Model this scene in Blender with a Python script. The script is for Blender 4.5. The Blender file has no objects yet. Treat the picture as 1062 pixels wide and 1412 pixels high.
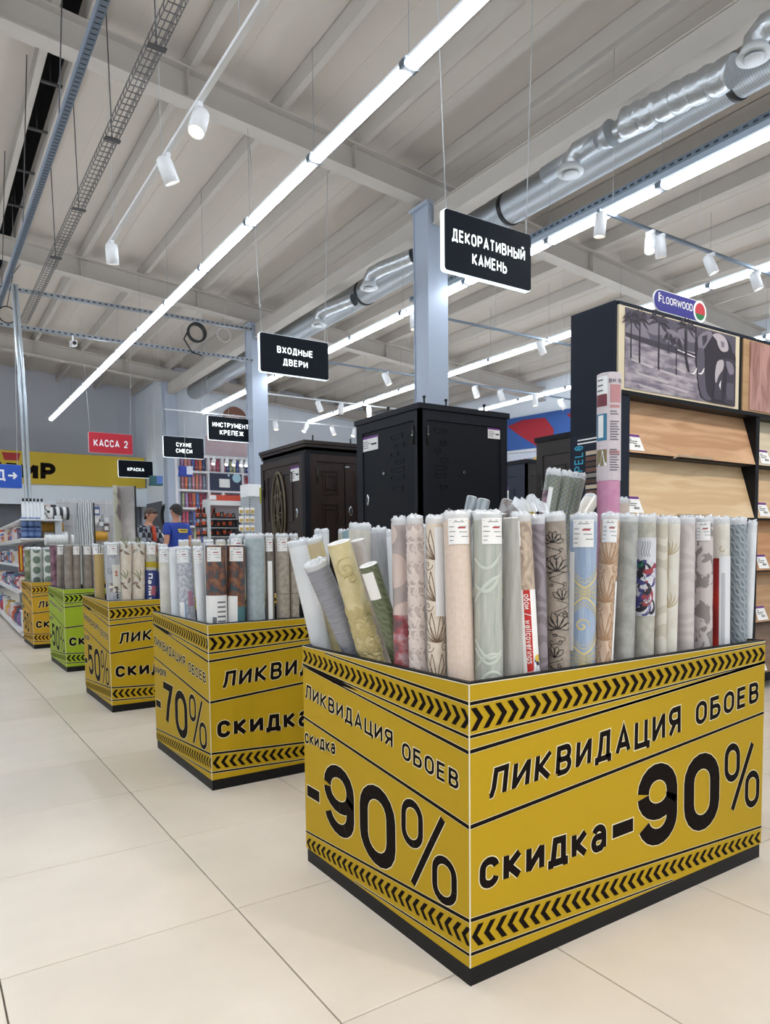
import bpy, math, random
from mathutils import Vector, Matrix
random.seed(7)
S = bpy.context.scene
COL = S.collection
PI = math.pi

# ------------------------------------------------------------------ camera
CR = Vector((0.835197, -0.549816, -0.011842)); CU = Vector((0.0452, 0.0471, 0.997))
F_PX, CX, CY = 985.5, 531.2, 820.6
_y, _p, _r = 0.582378747, -0.063806468, -0.011842386
CF = Vector((math.sin(_y)*math.cos(_p), math.cos(_y)*math.cos(_p), math.sin(_p)))
_rt = Vector((math.cos(_y), -math.sin(_y), 0)); _up = _rt.cross(CF)
CR = math.cos(_r)*_rt + math.sin(_r)*_up
CU = -math.sin(_r)*_rt + math.cos(_r)*_up
CP = Vector((0, 0, 1.0))
cd = bpy.data.cameras.new('camera'); cam = bpy.data.objects.new('camera', cd); COL.objects.link(cam)
cam.matrix_world = Matrix(((CR.x, CU.x, -CF.x, CP.x), (CR.y, CU.y, -CF.y, CP.y), (CR.z, CU.z, -CF.z, CP.z), (0, 0, 0, 1)))
cd.sensor_fit = 'HORIZONTAL'; cd.sensor_width = 36; cd.lens = F_PX/1062*36
cd.shift_x = (531 - CX)/1062; cd.shift_y = (CY - 706)/1062
cd.clip_start = 0.02; cd.clip_end = 200
S.camera = cam

# ------------------------------------------------------------------ world and exposure
S.view_settings.view_transform = 'Standard'; S.view_settings.look = 'None'
S.view_settings.gamma = 1; S.view_settings.use_curve_mapping = False
S.view_settings.exposure = 0.0
W = bpy.data.worlds.new('world'); S.world = W; W.use_nodes = True
W.node_tree.nodes['Background'].inputs[0].default_value = (0.86, 0.93, 1.0, 1)
W.node_tree.nodes['Background'].inputs[1].default_value = 0.9
TUBE = 24.0        # emission of the linear luminaires
SIGN = 1.6
def beam_spot(name, loc, aim, energy, deg, blend, col, size=.08):
    l = bpy.data.lights.new(name, 'SPOT'); l.energy = energy; l.spot_size = math.radians(deg); l.spot_blend = blend; l.color = col; l.shadow_soft_size = size
    o = bpy.data.objects.new(name, l); COL.objects.link(o); o.location = loc
    o.rotation_euler = (Vector(aim)-Vector(loc)).to_track_quat('-Z', 'Y').to_euler(); return o
beam_spot('track_beam', (-1.0, -1.6, 4.4), (.35, .95, 0), 260, 34, .35, (1, .88, .76))
beam_spot('track_beam', (2.6, -2.2, 4.4), (1.6, .6, 0), 190, 44, .6, (1, .9, .8))
beam_spot('track_beam', (4.6, .2, 4.4), (4.3, 2.7, 1.5), 260, 60, .8, (1, .92, .82))
def area(name, loc, rot, sx, sy, power, col):
    l = bpy.data.lights.new(name, 'AREA'); l.shape = 'RECTANGLE'; l.size = sx; l.size_y = sy; l.energy = power; l.color = col
    o = bpy.data.objects.new(name, l); COL.objects.link(o); o.location = loc; o.rotation_euler = rot
    return o

# ------------------------------------------------------------------ measuring helpers
def ray(x, y): return CR*((x-CX)/F_PX) - CU*((y-CY)/F_PX) + CF
def at(x, y, ax, val):
    d = ray(x, y); t = (val - CP[ax])/d[ax]; return CP + d*t
def proj(p):
    d = Vector(p)-CP; z = d.dot(CF); return CX+F_PX*d.dot(CR)/z, CY-F_PX*d.dot(CU)/z
def depth(p): return (Vector(p)-CP).dot(CF)
def on_line(px, ax, val, z):
    """the point with coordinate ax = val and height z that is seen at column px"""
    lo, hi = ((-3, 30) if ax == 1 else (0.05, 40))
    f = lambda t: proj((t, val, z) if ax == 1 else (val, t, z))[0] - px
    if ax == 1: lo = -val*0.9
    a, b = f(lo), f(hi)
    for _ in range(60):
        m = (lo+hi)/2; c = f(m)
        if (a < 0) == (c < 0): lo, a = m, c
        else: hi = m
    return Vector((lo, val, z)) if ax == 1 else Vector((val, lo, z))

# ------------------------------------------------------------------ materials
def lin(c):
    if isinstance(c, str):
        c = tuple(int(c[i:i+2], 16)/255 for i in (0, 2, 4))
    return tuple((v/12.92 if v <= .04045 else ((v+.055)/1.055)**2.4) for v in c) + (1,)
MATS = {}
def mat(name, col='808080', rough=.5, metal=0, emit=0, coat=0, alpha=1, ecol=None, noise=.0, nscale=20, bump=0, spec=None, trans=0):
    if name in MATS: return MATS[name]
    m = bpy.data.materials.new(name); m.use_nodes = True; nt = m.node_tree; b = nt.nodes['Principled BSDF']
    c = lin(col); b.inputs['Base Color'].default_value = c; b.inputs['Roughness'].default_value = rough; b.inputs['Metallic'].default_value = metal
    b.inputs['Coat Weight'].default_value = coat; b.inputs['Coat Roughness'].default_value = .12
    b.inputs['Alpha'].default_value = alpha; b.inputs['Transmission Weight'].default_value = trans
    if spec is not None: b.inputs['Specular IOR Level'].default_value = spec
    if emit:
        b.inputs['Emission Color'].default_value = lin(ecol) if ecol else c; b.inputs['Emission Strength'].default_value = emit
    if noise or bump:
        t = nt.nodes.new('ShaderNodeTexCoord'); n = nt.nodes.new('ShaderNodeTexNoise'); n.inputs['Scale'].default_value = nscale; n.inputs['Detail'].default_value = 4
        nt.links.new(t.outputs['Object'], n.inputs['Vector'])
        if noise:
            mx = nt.nodes.new('ShaderNodeMix'); mx.data_type = 'RGBA'
            mx.inputs[6].default_value = tuple(v*(1-noise) for v in c[:3])+(1,); mx.inputs[7].default_value = tuple(min(1, v*(1+noise)) for v in c[:3])+(1,)
            nt.links.new(n.outputs['Fac'], mx.inputs[0]); nt.links.new(mx.outputs[2], b.inputs['Base Color'])
        if bump:
            bp = nt.nodes.new('ShaderNodeBump'); bp.inputs['Strength'].default_value = bump; bp.inputs['Distance'].default_value = .01
            nt.links.new(n.outputs['Fac'], bp.inputs['Height']); nt.links.new(bp.outputs[0], b.inputs['Normal'])
    MATS[name] = m; return m
def pat(name, kind, c1, c2, scale=20, sx=1, sy=1, lo=.4, hi=.6, rough=.45, coat=.6, bump=.15, c3=None, coord='UV', dist=0):
    """a printed surface pattern in the sheet's own coordinates (metres on the unrolled paper)"""
    if name in MATS: return MATS[name]
    m = bpy.data.materials.new(name); m.use_nodes = True; nt = m.node_tree; N = nt.nodes.new; L = nt.links.new; b = nt.nodes['Principled BSDF']
    b.inputs['Roughness'].default_value = rough; b.inputs['Coat Weight'].default_value = coat; b.inputs['Coat Roughness'].default_value = .15
    tc = N('ShaderNodeTexCoord'); mp = N('ShaderNodeMapping'); mp.inputs['Scale'].default_value = (sx, sy, 1 if coord == 'UV' else sx)
    L(tc.outputs[coord], mp.inputs[0])
    if kind == 'noise' or kind == 'streak':
        t = N('ShaderNodeTexNoise'); t.inputs['Scale'].default_value = scale; t.inputs['Detail'].default_value = 5; t.inputs['Distortion'].default_value = dist; L(mp.outputs[0], t.inputs['Vector']); out = t.outputs['Fac']
    elif kind == 'crackle':
        t = N('ShaderNodeTexVoronoi'); t.feature = 'DISTANCE_TO_EDGE'; t.inputs['Scale'].default_value = scale; L(mp.outputs[0], t.inputs['Vector']); out = t.outputs['Distance']
    elif kind == 'cells':
        t = N('ShaderNodeTexVoronoi'); t.inputs['Scale'].default_value = scale; t.inputs['Randomness'].default_value = dist; L(mp.outputs[0], t.inputs['Vector']); out = t.outputs['Distance']
    elif kind == 'damask':
        n = N('ShaderNodeTexNoise'); n.inputs['Scale'].default_value = scale*.5; n.inputs['Detail'].default_value = 1; L(mp.outputs[0], n.inputs['Vector'])
        t = N('ShaderNodeTexWave'); t.wave_type = 'RINGS'; t.inputs['Scale'].default_value = scale*.5; t.inputs['Distortion'].default_value = 14; t.inputs['Detail'].default_value = 1.5; t.inputs['Detail Scale'].default_value = 1.2
        L(mp.outputs[0], t.inputs['Vector']); out = t.outputs['Fac']
    elif kind == 'magic':
        t = N('ShaderNodeTexMagic'); t.turbulence_depth = 3; t.inputs['Scale'].default_value = scale; t.inputs['Distortion'].default_value = 1.5; L(mp.outputs[0], t.inputs['Vector']); out = t.outputs['Fac']
    elif kind == 'wave':
        t = N('ShaderNodeTexWave'); t.inputs['Scale'].default_value = scale; t.inputs['Distortion'].default_value = dist; L(mp.outputs[0], t.inputs['Vector']); out = t.outputs['Fac']
    elif kind == 'brick':
        t = N('ShaderNodeTexBrick'); t.inputs['Scale'].default_value = scale; t.inputs['Mortar Size'].default_value = .06; t.inputs['Color1'].default_value = (1, 1, 1, 1); t.inputs['Color2'].default_value = (.8, .8, .8, 1); t.inputs['Mortar'].default_value = (0, 0, 0, 1); L(mp.outputs[0], t.inputs['Vector']); out = t.outputs['Color']
    elif kind == 'check':
        t = N('ShaderNodeTexChecker'); t.inputs['Scale'].default_value = scale; L(mp.outputs[0], t.inputs['Vector']); out = t.outputs['Fac']
    r = N('ShaderNodeValToRGB'); r.color_ramp.elements[0].position = lo; r.color_ramp.elements[1].position = hi
    r.color_ramp.elements[0].color = lin(c1); r.color_ramp.elements[1].color = lin(c2)
    if c3:
        e = r.color_ramp.elements.new((lo+hi)/2); e.color = lin(c3)
    L(out, r.inputs[0]); L(r.outputs[0], b.inputs['Base Color'])
    if bump:
        bp = N('ShaderNodeBump'); bp.inputs['Strength'].default_value = bump; bp.inputs['Distance'].default_value = .003; L(out, bp.inputs['Height']); L(bp.outputs[0], b.inputs['Normal'])
    MATS[name] = m; return m

# ------------------------------------------------------------------ mesh builder
class G:
    def __init__(s): s.v = []; s.f = []; s.m = []; s.sm = []; s.uv = []
    def face(s, idx, m=0, sm=False, uv=None): s.f.append(tuple(idx)); s.m.append(m); s.sm.append(sm); s.uv.append(uv)
    def add(s, pts): n = len(s.v); s.v.extend([tuple(p) for p in pts]); return n
    def poly(s, pts, m=0, uv=None): n = s.add(pts); s.face(range(n, n+len(pts)), m, False, uv)
    def box(s, x0, x1, y0, y1, z0, z1, m=0):
        n = s.add([(x, y, z) for z in (z0, z1) for y in (y0, y1) for x in (x0, x1)])
        for q in ((0, 2, 3, 1), (4, 5, 7, 6), (0, 1, 5, 4), (2, 6, 7, 3), (0, 4, 6, 2), (1, 3, 7, 5)): s.face([n+i for i in q], m)
    def obox(s, c, ax, ay, az, m=0):
        c = Vector(c); n = s.add([c + ax*i + ay*j + az*k for k in (-1, 1) for j in (-1, 1) for i in (-1, 1)])
        for q in ((0, 2, 3, 1), (4, 5, 7, 6), (0, 1, 5, 4), (2, 6, 7, 3), (0, 4, 6, 2), (1, 3, 7, 5)): s.face([n+i for i in q], m)
    def bar(s, a, b, w, h, m=0, up=(0, 0, 1)):
        a, b = Vector(a), Vector(b); d = (b-a); u = Vector(up); x = d.cross(u)
        if x.length < 1e-6: x = Vector((1, 0, 0))
        x.normalize(); z = x.cross(d).normalized(); s.obox((a+b)/2, x*w/2, d/2, z*h/2, m)
    def tube(s, pts, r, n=8, m=0, caps=True, closed=False):
        pts = [Vector(p) for p in pts]; rs = r if isinstance(r, (list, tuple)) else [r]*len(pts); K = len(pts); base = None; ids = []
        px = None
        for i, p in enumerate(pts):
            if closed: d = pts[(i+1) % K]-pts[i-1]
            else: d = pts[min(i+1, K-1)]-pts[max(i-1, 0)]
            d.normalize()
            if px is None:
                u = Vector((0, 0, 1)) if abs(d.z) < .9 else Vector((1, 0, 0)); px = d.cross(u).normalized()
            px = (px - d*px.dot(d)).normalized(); py = d.cross(px)
            ids.append(s.add([p + (px*math.cos(2*PI*k/n)+py*math.sin(2*PI*k/n))*rs[i] for k in range(n)]))
        for i in range(K if closed else K-1):
            a, b = ids[i], ids[(i+1) % K]
            for k in range(n): s.face((a+k, a+(k+1) % n, b+(k+1) % n, b+k), m, True)
        if caps and not closed:
            s.face([ids[0]+k for k in range(n)][::-1], m); s.face([ids[-1]+k for k in range(n)], m)
    def lathe(s, prof, c=(0, 0, 0), n=20, m=0, mats=None, caps=True):
        """prof: [(radius, z)] turned round the vertical through c"""
        ids = []
        for r, z in prof: ids.append(s.add([(c[0]+r*math.cos(2*PI*k/n), c[1]+r*math.sin(2*PI*k/n), c[2]+z) for k in range(n)]))
        for i in range(len(prof)-1):
            a, b = ids[i], ids[i+1]; mm = mats[i] if mats else m
            for k in range(n): s.face((a+k, a+(k+1) % n, b+(k+1) % n, b+k), mm, True)
        if caps:
            if prof[0][0] > 0: s.face([ids[0]+k for k in range(n)][::-1], mats[0] if mats else m)
            if prof[-1][0] > 0: s.face([ids[-1]+k for k in range(n)], mats[-1] if mats else m)
    def prism(s, pts, off, m=0):
        """pts: planar outline, off: thickness vector"""
        off = Vector(off); k = len(pts); a = s.add(pts); b = s.add([Vector(p)+off for p in pts])
        s.face(range(a, a+k), m); s.face(list(range(b, b+k))[::-1], m)
        for i in range(k): s.face((a+i, b+i, b+(i+1) % k, a+(i+1) % k), m)
    def build(s, name, mats, parent=None, fix=True):
        me = bpy.data.meshes.new(name); me.from_pydata(s.v, [], s.f)
        if not isinstance(mats, (list, tuple)): mats = [mats]
        for q in mats: me.materials.append(q)
        me.polygons.foreach_set('material_index', s.m); me.polygons.foreach_set('use_smooth', s.sm)
        if any(u is not None for u in s.uv):
            l = me.uv_layers.new(name='UVMap'); k = 0
            for f, u in zip(s.f, s.uv):
                for j in range(len(f)):
                    if u: l.data[k].uv = u[j]
                    k += 1
        me.update()
        o = bpy.data.objects.new(name, me); COL.objects.link(o)
        if parent: o.parent = parent
        return o
def tag(o, label, cat, group=None, kind=None):
    o['label'] = label; o['category'] = cat
    if group: o['group'] = group
    if kind: o['kind'] = kind
    return o
ORD = ['first', 'second', 'third', 'fourth', 'fifth', 'sixth', 'seventh', 'eighth', 'ninth', 'tenth', 'eleventh', 'twelfth', 'thirteenth', 'fourteenth', 'fifteenth', 'sixteenth', 'seventeenth', 'eighteenth', 'nineteenth', 'twentieth']
def od(k):
    if k < 20: return ORD[k]
    return ['twenty', 'thirty', 'forty'][(k+1)//10-2]+'-'+ORD[(k+1) % 10-1] if (k+1) % 10 else ['twentieth', 'thirtieth', 'fortieth'][(k+1)//10-2]
def struct(o): o['kind'] = 'structure'; return o
def thing(name, label, cat, loc=(0, 0, 0), group=None, rz=0):
    o = bpy.data.objects.new(name, None); COL.objects.link(o); o.location = loc; o.rotation_euler = (0, 0, rz); o.empty_display_size = .1
    return tag(o, label, cat, group)
def copy_tree(o, parent=None):
    c = o.copy(); COL.objects.link(c)
    if parent: c.parent = parent
    for ch in list(o.children): copy_tree(ch, c)
    return c
def bevel(o, w=.004, n=2):
    b = o.modifiers.new('bevel', 'BEVEL'); b.width = w; b.segments = n; b.limit_method = 'ANGLE'; return o

# ------------------------------------------------------------------ stroke lettering
def arc(cx, cy, rx, ry, a0, a1, n=9):
    return [(cx+rx*math.cos(math.radians(a0+(a1-a0)*i/n)), cy+ry*math.sin(math.radians(a0+(a1-a0)*i/n))) for i in range(n+1)]
_O = arc(.5, .68, .5, .32, 0, 180)+arc(.5, .32, .5, .32, 180, 360)+[(1, .68)]
_C = arc(.5, .68, .5, .32, 8, 180)+arc(.5, .32, .5, .32, 180, 352)
GL = {
 'О': (.62, [_O]), 'O': (.62, [_O]), '0': (.6, [_O]), 'С': (.6, [_C]), 'C': (.6, [_C]),
 'А': (.68, [[(0, 0), (.5, 1), (1, 0)], [(.2, .28), (.8, .28)]]), 'A': (.68, [[(0, 0), (.5, 1), (1, 0)], [(.2, .28), (.8, .28)]]),
 'Б': (.6, [[(.9, 1), (0, 1), (0, 0), (.55, 0)]+arc(.6, .29, .4, .29, -90, 90)+[(0, .58)]]),
 'В': (.6, [[(0, 0), (0, 1), (.55, 1)]+arc(.6, .765, .33, .235, 90, -90)+[(0, .53)], [(.5, .53)]+arc(.62, .265, .38, .265, 90, -90)+[(0, 0)]]),
 'Д': (.7, [[(0, -.2), (0, 0), (1, 0), (1, -.2)], [(.13, 0), (.26, .4), (.3, 1), (.86, 1), (.86, 0)]]),
 'Е': (.55, [[(1, 1), (0, 1), (0, 0), (1, 0)], [(0, .52), (.9, .52)]]), 'E': (.55, [[(1, 1), (0, 1), (0, 0), (1, 0)], [(0, .52), (.9, .52)]]),
 'Ж': (.9, [[(.5, 0), (.5, 1)], [(0, 1), (.38, .5), (0, 0)], [(1, 1), (.62, .5), (1, 0)], [(.38, .5), (.62, .5)]]),
 'И': (.62, [[(0, 1), (0, 0)], [(0, .05), (1, .95)], [(1, 1), (1, 0)]]),
 'Й': (.62, [[(0, 1), (0, 0)], [(0, .05), (1, .95)], [(1, 1), (1, 0)], arc(.5, 1.32, .26, .12, 180, 360, 5)]),
 'К': (.62, [[(0, 0), (0, 1)], [(1, 1), (.2, .5), (1, 0)], [(0, .5), (.25, .5)]]), 'K': (.62, [[(0, 0), (0, 1)], [(1, 1), (.2, .5), (1, 0)]]),
 'Л': (.66, [[(0, .02), (.14, .04), (.24, .3), (.28, 1), (1, 1), (1, 0)]]),
 'М': (.75, [[(0, 0), (0, 1), (.5, .3), (1, 1), (1, 0)]]), 'Н': (.62, [[(0, 0), (0, 1)], [(1, 0), (1, 1)], [(0, .52), (1, .52)]]),
 'П': (.62, [[(0, 0), (0, 1), (1, 1), (1, 0)]]), 'Р': (.58, [[(0, 0), (0, 1), (.55, 1)]+arc(.6, .74, .4, .26, 90, -90)+[(0, .48)]]),
 'P': (.58, [[(0, 0), (0, 1), (.55, 1)]+arc(.6, .74, .4, .26, 90, -90)+[(0, .48)]]),
 'Т': (.58, [[(0, 1), (1, 1)], [(.5, 1), (.5, 0)]]), 'У': (.62, [[(0, 1), (.52, .35)], [(1, 1), (.45, .12), (.3, 0), (.1, 0)]]),
 'Х': (.64, [[(0, 0), (1, 1)], [(0, 1), (1, 0)]]), 'Ц': (.66, [[(0, 1), (0, 0), (1.12, 0), (1.12, -.2)], [(.9, 0), (.9, 1)]]),
 'Ы': (.82, [[(0, 1), (0, 0), (.38, 0)]+arc(.4, .28, .25, .28, -90, 90)+[(0, .56)], [(1, 0), (1, 1)]]),
 'Ь': (.56, [[(0, 1), (0, 0), (.55, 0)]+arc(.6, .28, .4, .28, -90, 90)+[(0, .56)]]),
 'Я': (.6, [[(1, 0), (1, 1), (.45, 1)]+arc(.4, .74, .4, .26, 90, 270)+[(1, .48)], [(.55, .48), (0, 0)]]),
 'F': (.52, [[(0, 0), (0, 1), (1, 1)], [(0, .52), (.85, .52)]]), 'L': (.5, [[(0, 1), (0, 0), (1, 0)]]), 'R': (.6, [[(0, 0), (0, 1), (.55, 1)]+arc(.6, .74, .4, .26, 90, -90)+[(0, .48)], [(.5, .48), (1, 0)]]),
 'W': (.9, [[(0, 1), (.25, 0), (.5, .85), (.75, 0), (1, 1)]]), 'D': (.6, [[(0, 0), (0, 1), (.45, 1)]+arc(.5, .6, .5, .4, 90, 0)+arc(.5, .4, .5, .4, 0, -90)+[(0, 0)]]),
 '9': (.6, [arc(.5, .3, .5, .3, 200, 360)+[(1, .7)]+arc(.5, .7, .5, .3, 0, 180), arc(.5, .65, .5, .26, 180, 352)]),
 '7': (.56, [[(0, 1), (1, 1), (.62, .5), (.4, 0)]]), '5': (.58, [[(.92, 1), (.12, 1), (.04, .5)]+arc(.5, .32, .5, .32, 130, -150)]),
 '2': (.58, [arc(.5, .72, .48, .28, 170, -20)+[(0, 0), (1, 0)]]), '1': (.3, [[(0, .75), (.8, 1), (.8, 0)]]), '6': (.58, [arc(.5, .7, .5, .3, 20, 180)+[(0, .3)]+arc(.5, .3, .5, .3, 180, 540)]),
 '%': (.95, [[(.8, 1), (.2, 0)]]+[[(x*.36, .5+y*.5) for x, y in _O]]+[[(.64+x*.36, y*.5) for x, y in _O]]),
 '-': (.34, [[(-.2, .42), (1.2, .42)]]), ',': (.14, [[(.6, .08), (.2, -.18)]]), '.': (.1, [[(.5, 0), (.5, .08)]]), '/': (.5, [[(0, -.1), (1, 1.1)]]), ' ': (.36, []),
 '→': (.8, [[(0, .45), (1, .45)], [(.62, .8), (1, .45), (.62, .1)]]), '®': (.5, [[(.5+.5*math.cos(a*PI/6), .5+.5*math.sin(a*PI/6)) for a in range(13)], [(.4, .3), (.4, .7), (.6, .6), (.45, .5), (.65, .3)]]),
}
_o = [(x, y*.7) for x, y in _O]; _arch = [(0, .7), (0, 0)]
GL.update({'с': (.5, [[(x, y*.7) for x, y in _C]]), 'о': (.5, [_o]), 'o': (.5, [_o]), 'к': (.5, [[(0, 0), (0, .7)], [(1, .7), (.2, .36), (1, 0)], [(0, .36), (.25, .36)]]),
 'и': (.52, [[(0, .7), (0, 0)], [(0, .04), (1, .66)], [(1, .7), (1, 0)]]), 'д': (.6, [[(0, -.16), (0, 0), (1, 0), (1, -.16)], [(.14, 0), (.3, .7), (.86, .7), (.86, 0)]]),
 'а': (.5, [arc(.5, .48, .46, .22, 160, 0)+[(.96, 0)], [(.96, .4), (.4, .4)]+arc(.35, .2, .35, .2, 90, 270)+[(.7, .02), (.96, .2)]]), 'б': (.5, [[(.9, 1), (.2, .85), (0, .5)]+arc(.5, .35, .5, .35, 180, 540)]),
 'w': (.7, [[(0, .7), (.25, 0), (.5, .6), (.75, 0), (1, .7)]]), 'a': (.5, [arc(.5, .48, .46, .22, 160, 0)+[(.96, 0)], [(.96, .4), (.4, .4)]+arc(.35, .2, .35, .2, 90, 270)+[(.7, .02), (.96, .2)]]),
 'l': (.14, [[(.5, 0), (.5, 1)]]), 'c': (.48, [[(x, y*.7) for x, y in _C]]), 'v': (.5, [[(0, .7), (.5, 0), (1, .7)]]), 'e': (.5, [[(0, .36), (1, .36)]+arc(.5, .38, .5, .32, 0, 180)+arc(.5, .32, .5, .32, 180, 330)]),
 'r': (.34, [[(0, 0), (0, .7)], [(0, .45), (.4, .7), (1, .7)]]), 'i': (.14, [[(.5, 0), (.5, .7)], [(.5, .88), (.5, 1)]]), 'n': (.5, [[(0, 0), (0, .7)], [(0, .5)]+arc(.5, .45, .5, .25, 150, 0)+[(1, 0)]]),
 'g': (.5, [_o, [(1, .7), (1, -.1)]+arc(.5, -.1, .5, .16, 0, -160)]), 's': (.45, [[(1, .6), (.7, .7), (.2, .7), (0, .52), (.3, .38), (.8, .32), (1, .16), (.7, 0), (.1, 0), (0, .1)]]),
 'л': (.52, [[(0, .0), (.15, .1), (.28, .7), (1, .7), (1, 0)]]), 'т': (.48, [[(0, .7), (1, .7)], [(.5, .7), (.5, 0)]]), 'р': (.5, [[(0, .7), (0, -.25)], _o]), 'э': (.5, [arc(.5, .46, .5, .24, 160, 0)+arc(.5, .24, .5, .24, 0, -160), [(.3, .36), (1, .36)]]),
 'м': (.6, [[(0, 0), (0, .7), (.5, .2), (1, .7), (1, 0)]])})
def strokes(text, t=.17, gap=.12):
    """list of polylines in em units (cap height 1); returns polylines, total width"""
    x = 0; out = []
    for ch in text:
        w, pl = GL.get(ch, GL['О'])
        w0 = w + t*.6
        for p in pl:
            q = [(x + t/2 + px*(w0-t), t/2 + py*(1-t)) for px, py in p]; r = [q[0]]
            for a, b in zip(q, q[1:]):
                n = max(1, int(math.hypot(b[0]-a[0], b[1]-a[1])/.34)); r += [(a[0]+(b[0]-a[0])*i/n, a[1]+(b[1]-a[1])*i/n) for i in range(1, n+1)]
            out.append(r)
        x += w0 + gap
    return out, x-gap
def ribbon(pl, t):
    """flat mitred band of width t along a polyline -> list of quads (2D)"""
    P = [Vector((a, b)) for a, b in pl]
    Q = [P[0]]
    for p in P[1:]:
        if (p-Q[-1]).length > 1e-5: Q.append(p)
    P = Q; n = len(P)
    if n < 2: return []
    closed = (P[0]-P[-1]).length < 1e-3
    L = []; 
    for i in range(n):
        if closed and i in (0, n-1): d0 = (P[-1]-P[-2]).normalized(); d1 = (P[1]-P[0]).normalized()
        else:
            d1 = (P[min(i+1, n-1)]-P[min(i, n-2)]).normalized(); d0 = (P[max(i, 1)]-P[max(i-1, 0)]).normalized()
        n0 = Vector((-d0.y, d0.x)); n1 = Vector((-d1.y, d1.x)); mm = n0+n1
        if mm.length < .2: mm = n1
        mm.normalize(); k = min(1/max(.3, mm.dot(n1)), 1.9)
        L.append((P[i]+mm*(t/2*k), P[i]-mm*(t/2*k)))
    return [(L[i][0], L[i][1], L[i+1][1], L[i+1][0]) for i in range(n-1)]
def text_quads(text, t=.17, gap=.12, grow=0):
    pls, w = strokes(text, t, gap); q = []
    for p in pls: q += ribbon(p, t+grow)
    return q, w
def put_text(g, text, quad, M3, off=.0006, m=0, t=.17, gap=.12, grow=0):
    """quad: BL, BR, TL, TR in the surface's (u,v); M3(u,v,off) -> 3D"""
    q, w = text_quads(text, t, gap, grow); BL, BR, TL, TR = [Vector(p) for p in quad]
    for i, f in enumerate(q):
        pts = []
        for p in f:
            a = p.x/w; b = p.y; s = (BL*(1-a)+BR*a)*(1-b)+(TL*(1-a)+TR*a)*b; pts.append(M3(s.x, s.y, off+(i % 6)*.000025))
        g.poly(pts, m)
def put_line(g, a, b, wa, wb, M3, off, m):
    g.poly([M3(a[0], a[1]-wa/2, off), M3(b[0], b[1]-wb/2, off), M3(b[0], b[1]+wb/2, off), M3(a[0], a[1]+wa/2, off)], m)

# ================================================================== common materials
m_white = mat('white_plastic', 'f2f3f4', .35)
m_steel_w = mat('white_painted_steel', 'cfd2d4', .45, noise=.03, nscale=6)
m_black = mat('black_board', '0f1013', .5, noise=.1, nscale=30, spec=.25)
m_print = mat('dark_print', '140c09', .7, spec=.1)
m_cream = mat('halo_print', 'f0e6c0', .6)
m_tube = mat('luminaire_diffuser', 'ffffff', .4, emit=TUBE, ecol='eaf4ff')
m_wire = mat('steel_wire', 'c6c9cc', .5)
m_film = mat('clear_film', 'f4f7fa', .18, coat=1, alpha=.62)
m_core = mat('white_paper', 'f0efec', .7, noise=.03)
m_galv = mat('galvanised_steel', '8b98a6', .38, metal=.85, noise=.1, nscale=8)
# ================================================================== THE SETTING
T0X, T0Y, TS = 0.125, 1.270, 0.5885
def tile_material(name, big):
    m = bpy.data.materials.new(name); m.use_nodes = True; nt = m.node_tree; N = nt.nodes.new; L = nt.links.new; b = nt.nodes['Principled BSDF']
    b.inputs['Roughness'].default_value = .3; b.inputs['Specular IOR Level'].default_value = .45
    g = N('ShaderNodeNewGeometry'); n = N('ShaderNodeTexNoise'); n.inputs['Scale'].default_value = 2.2; n.inputs['Detail'].default_value = 8; n.inputs['Roughness'].default_value = .6
    L(g.outputs['Position'], n.inputs['Vector'])
    r = N('ShaderNodeValToRGB'); r.color_ramp.elements[0].position = .3; r.color_ramp.elements[1].position = .72
    r.color_ramp.elements[0].color = lin('dfd5c6'); r.color_ramp.elements[1].color = lin('eee3d4'); L(n.outputs['Fac'], r.inputs[0])
    out = r.outputs[0]
    if big:
        bk = N('ShaderNodeTexBrick'); bk.offset = 0; bk.squash = 1; bk.inputs['Scale'].default_value = 1; bk.inputs['Brick Width'].default_value = TS; bk.inputs['Row Height'].default_value = TS
        bk.inputs['Mortar Size'].default_value = .0025; bk.inputs['Mortar'].default_value = lin('8d8478')
        mp = N('ShaderNodeMapping'); mp.vector_type = 'POINT'; mp.inputs['Location'].default_value = (-T0X+TS*40, -T0Y+TS*40, 0)
        L(g.outputs['Position'], mp.inputs[0]); L(mp.outputs[0], bk.inputs['Vector']); L(out, bk.inputs['Color1']); L(out, bk.inputs['Color2']); out = bk.outputs['Color']
    else:
        oi = N('ShaderNodeObjectInfo'); hs = N('ShaderNodeHueSaturation'); mr = N('ShaderNodeMapRange'); mr.inputs[3].default_value = .97; mr.inputs[4].default_value = 1.02
        L(oi.outputs['Random'], mr.inputs[0]); L(mr.outputs[0], hs.inputs['Value']); L(out, hs.inputs['Color']); out = hs.outputs[0]
    L(out, b.inputs['Base Color'])
    n2 = N('ShaderNodeTexNoise'); n2.inputs['Scale'].default_value = 260; L(g.outputs['Position'], n2.inputs['Vector'])
    bp = N('ShaderNodeBump'); bp.inputs['Strength'].default_value = .06; bp.inputs['Distance'].default_value = .002; L(n2.outputs['Fac'], bp.inputs['Height']); L(bp.outputs[0], b.inputs['Normal'])
    return m
g = G(); g.box(-9, 15, -5, 25, -.08, -.006)
floor = struct(g.build('floor', mat('grout', '6f675d', .8)))
m_tile = tile_material('porcelain_tile', False); m_far = tile_material('porcelain_tile_far', True)
X0, X1, Y0, Y1 = T0X-4*TS, T0X+7*TS, T0Y-2*TS, T0Y+13*TS
tmesh = None
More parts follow.
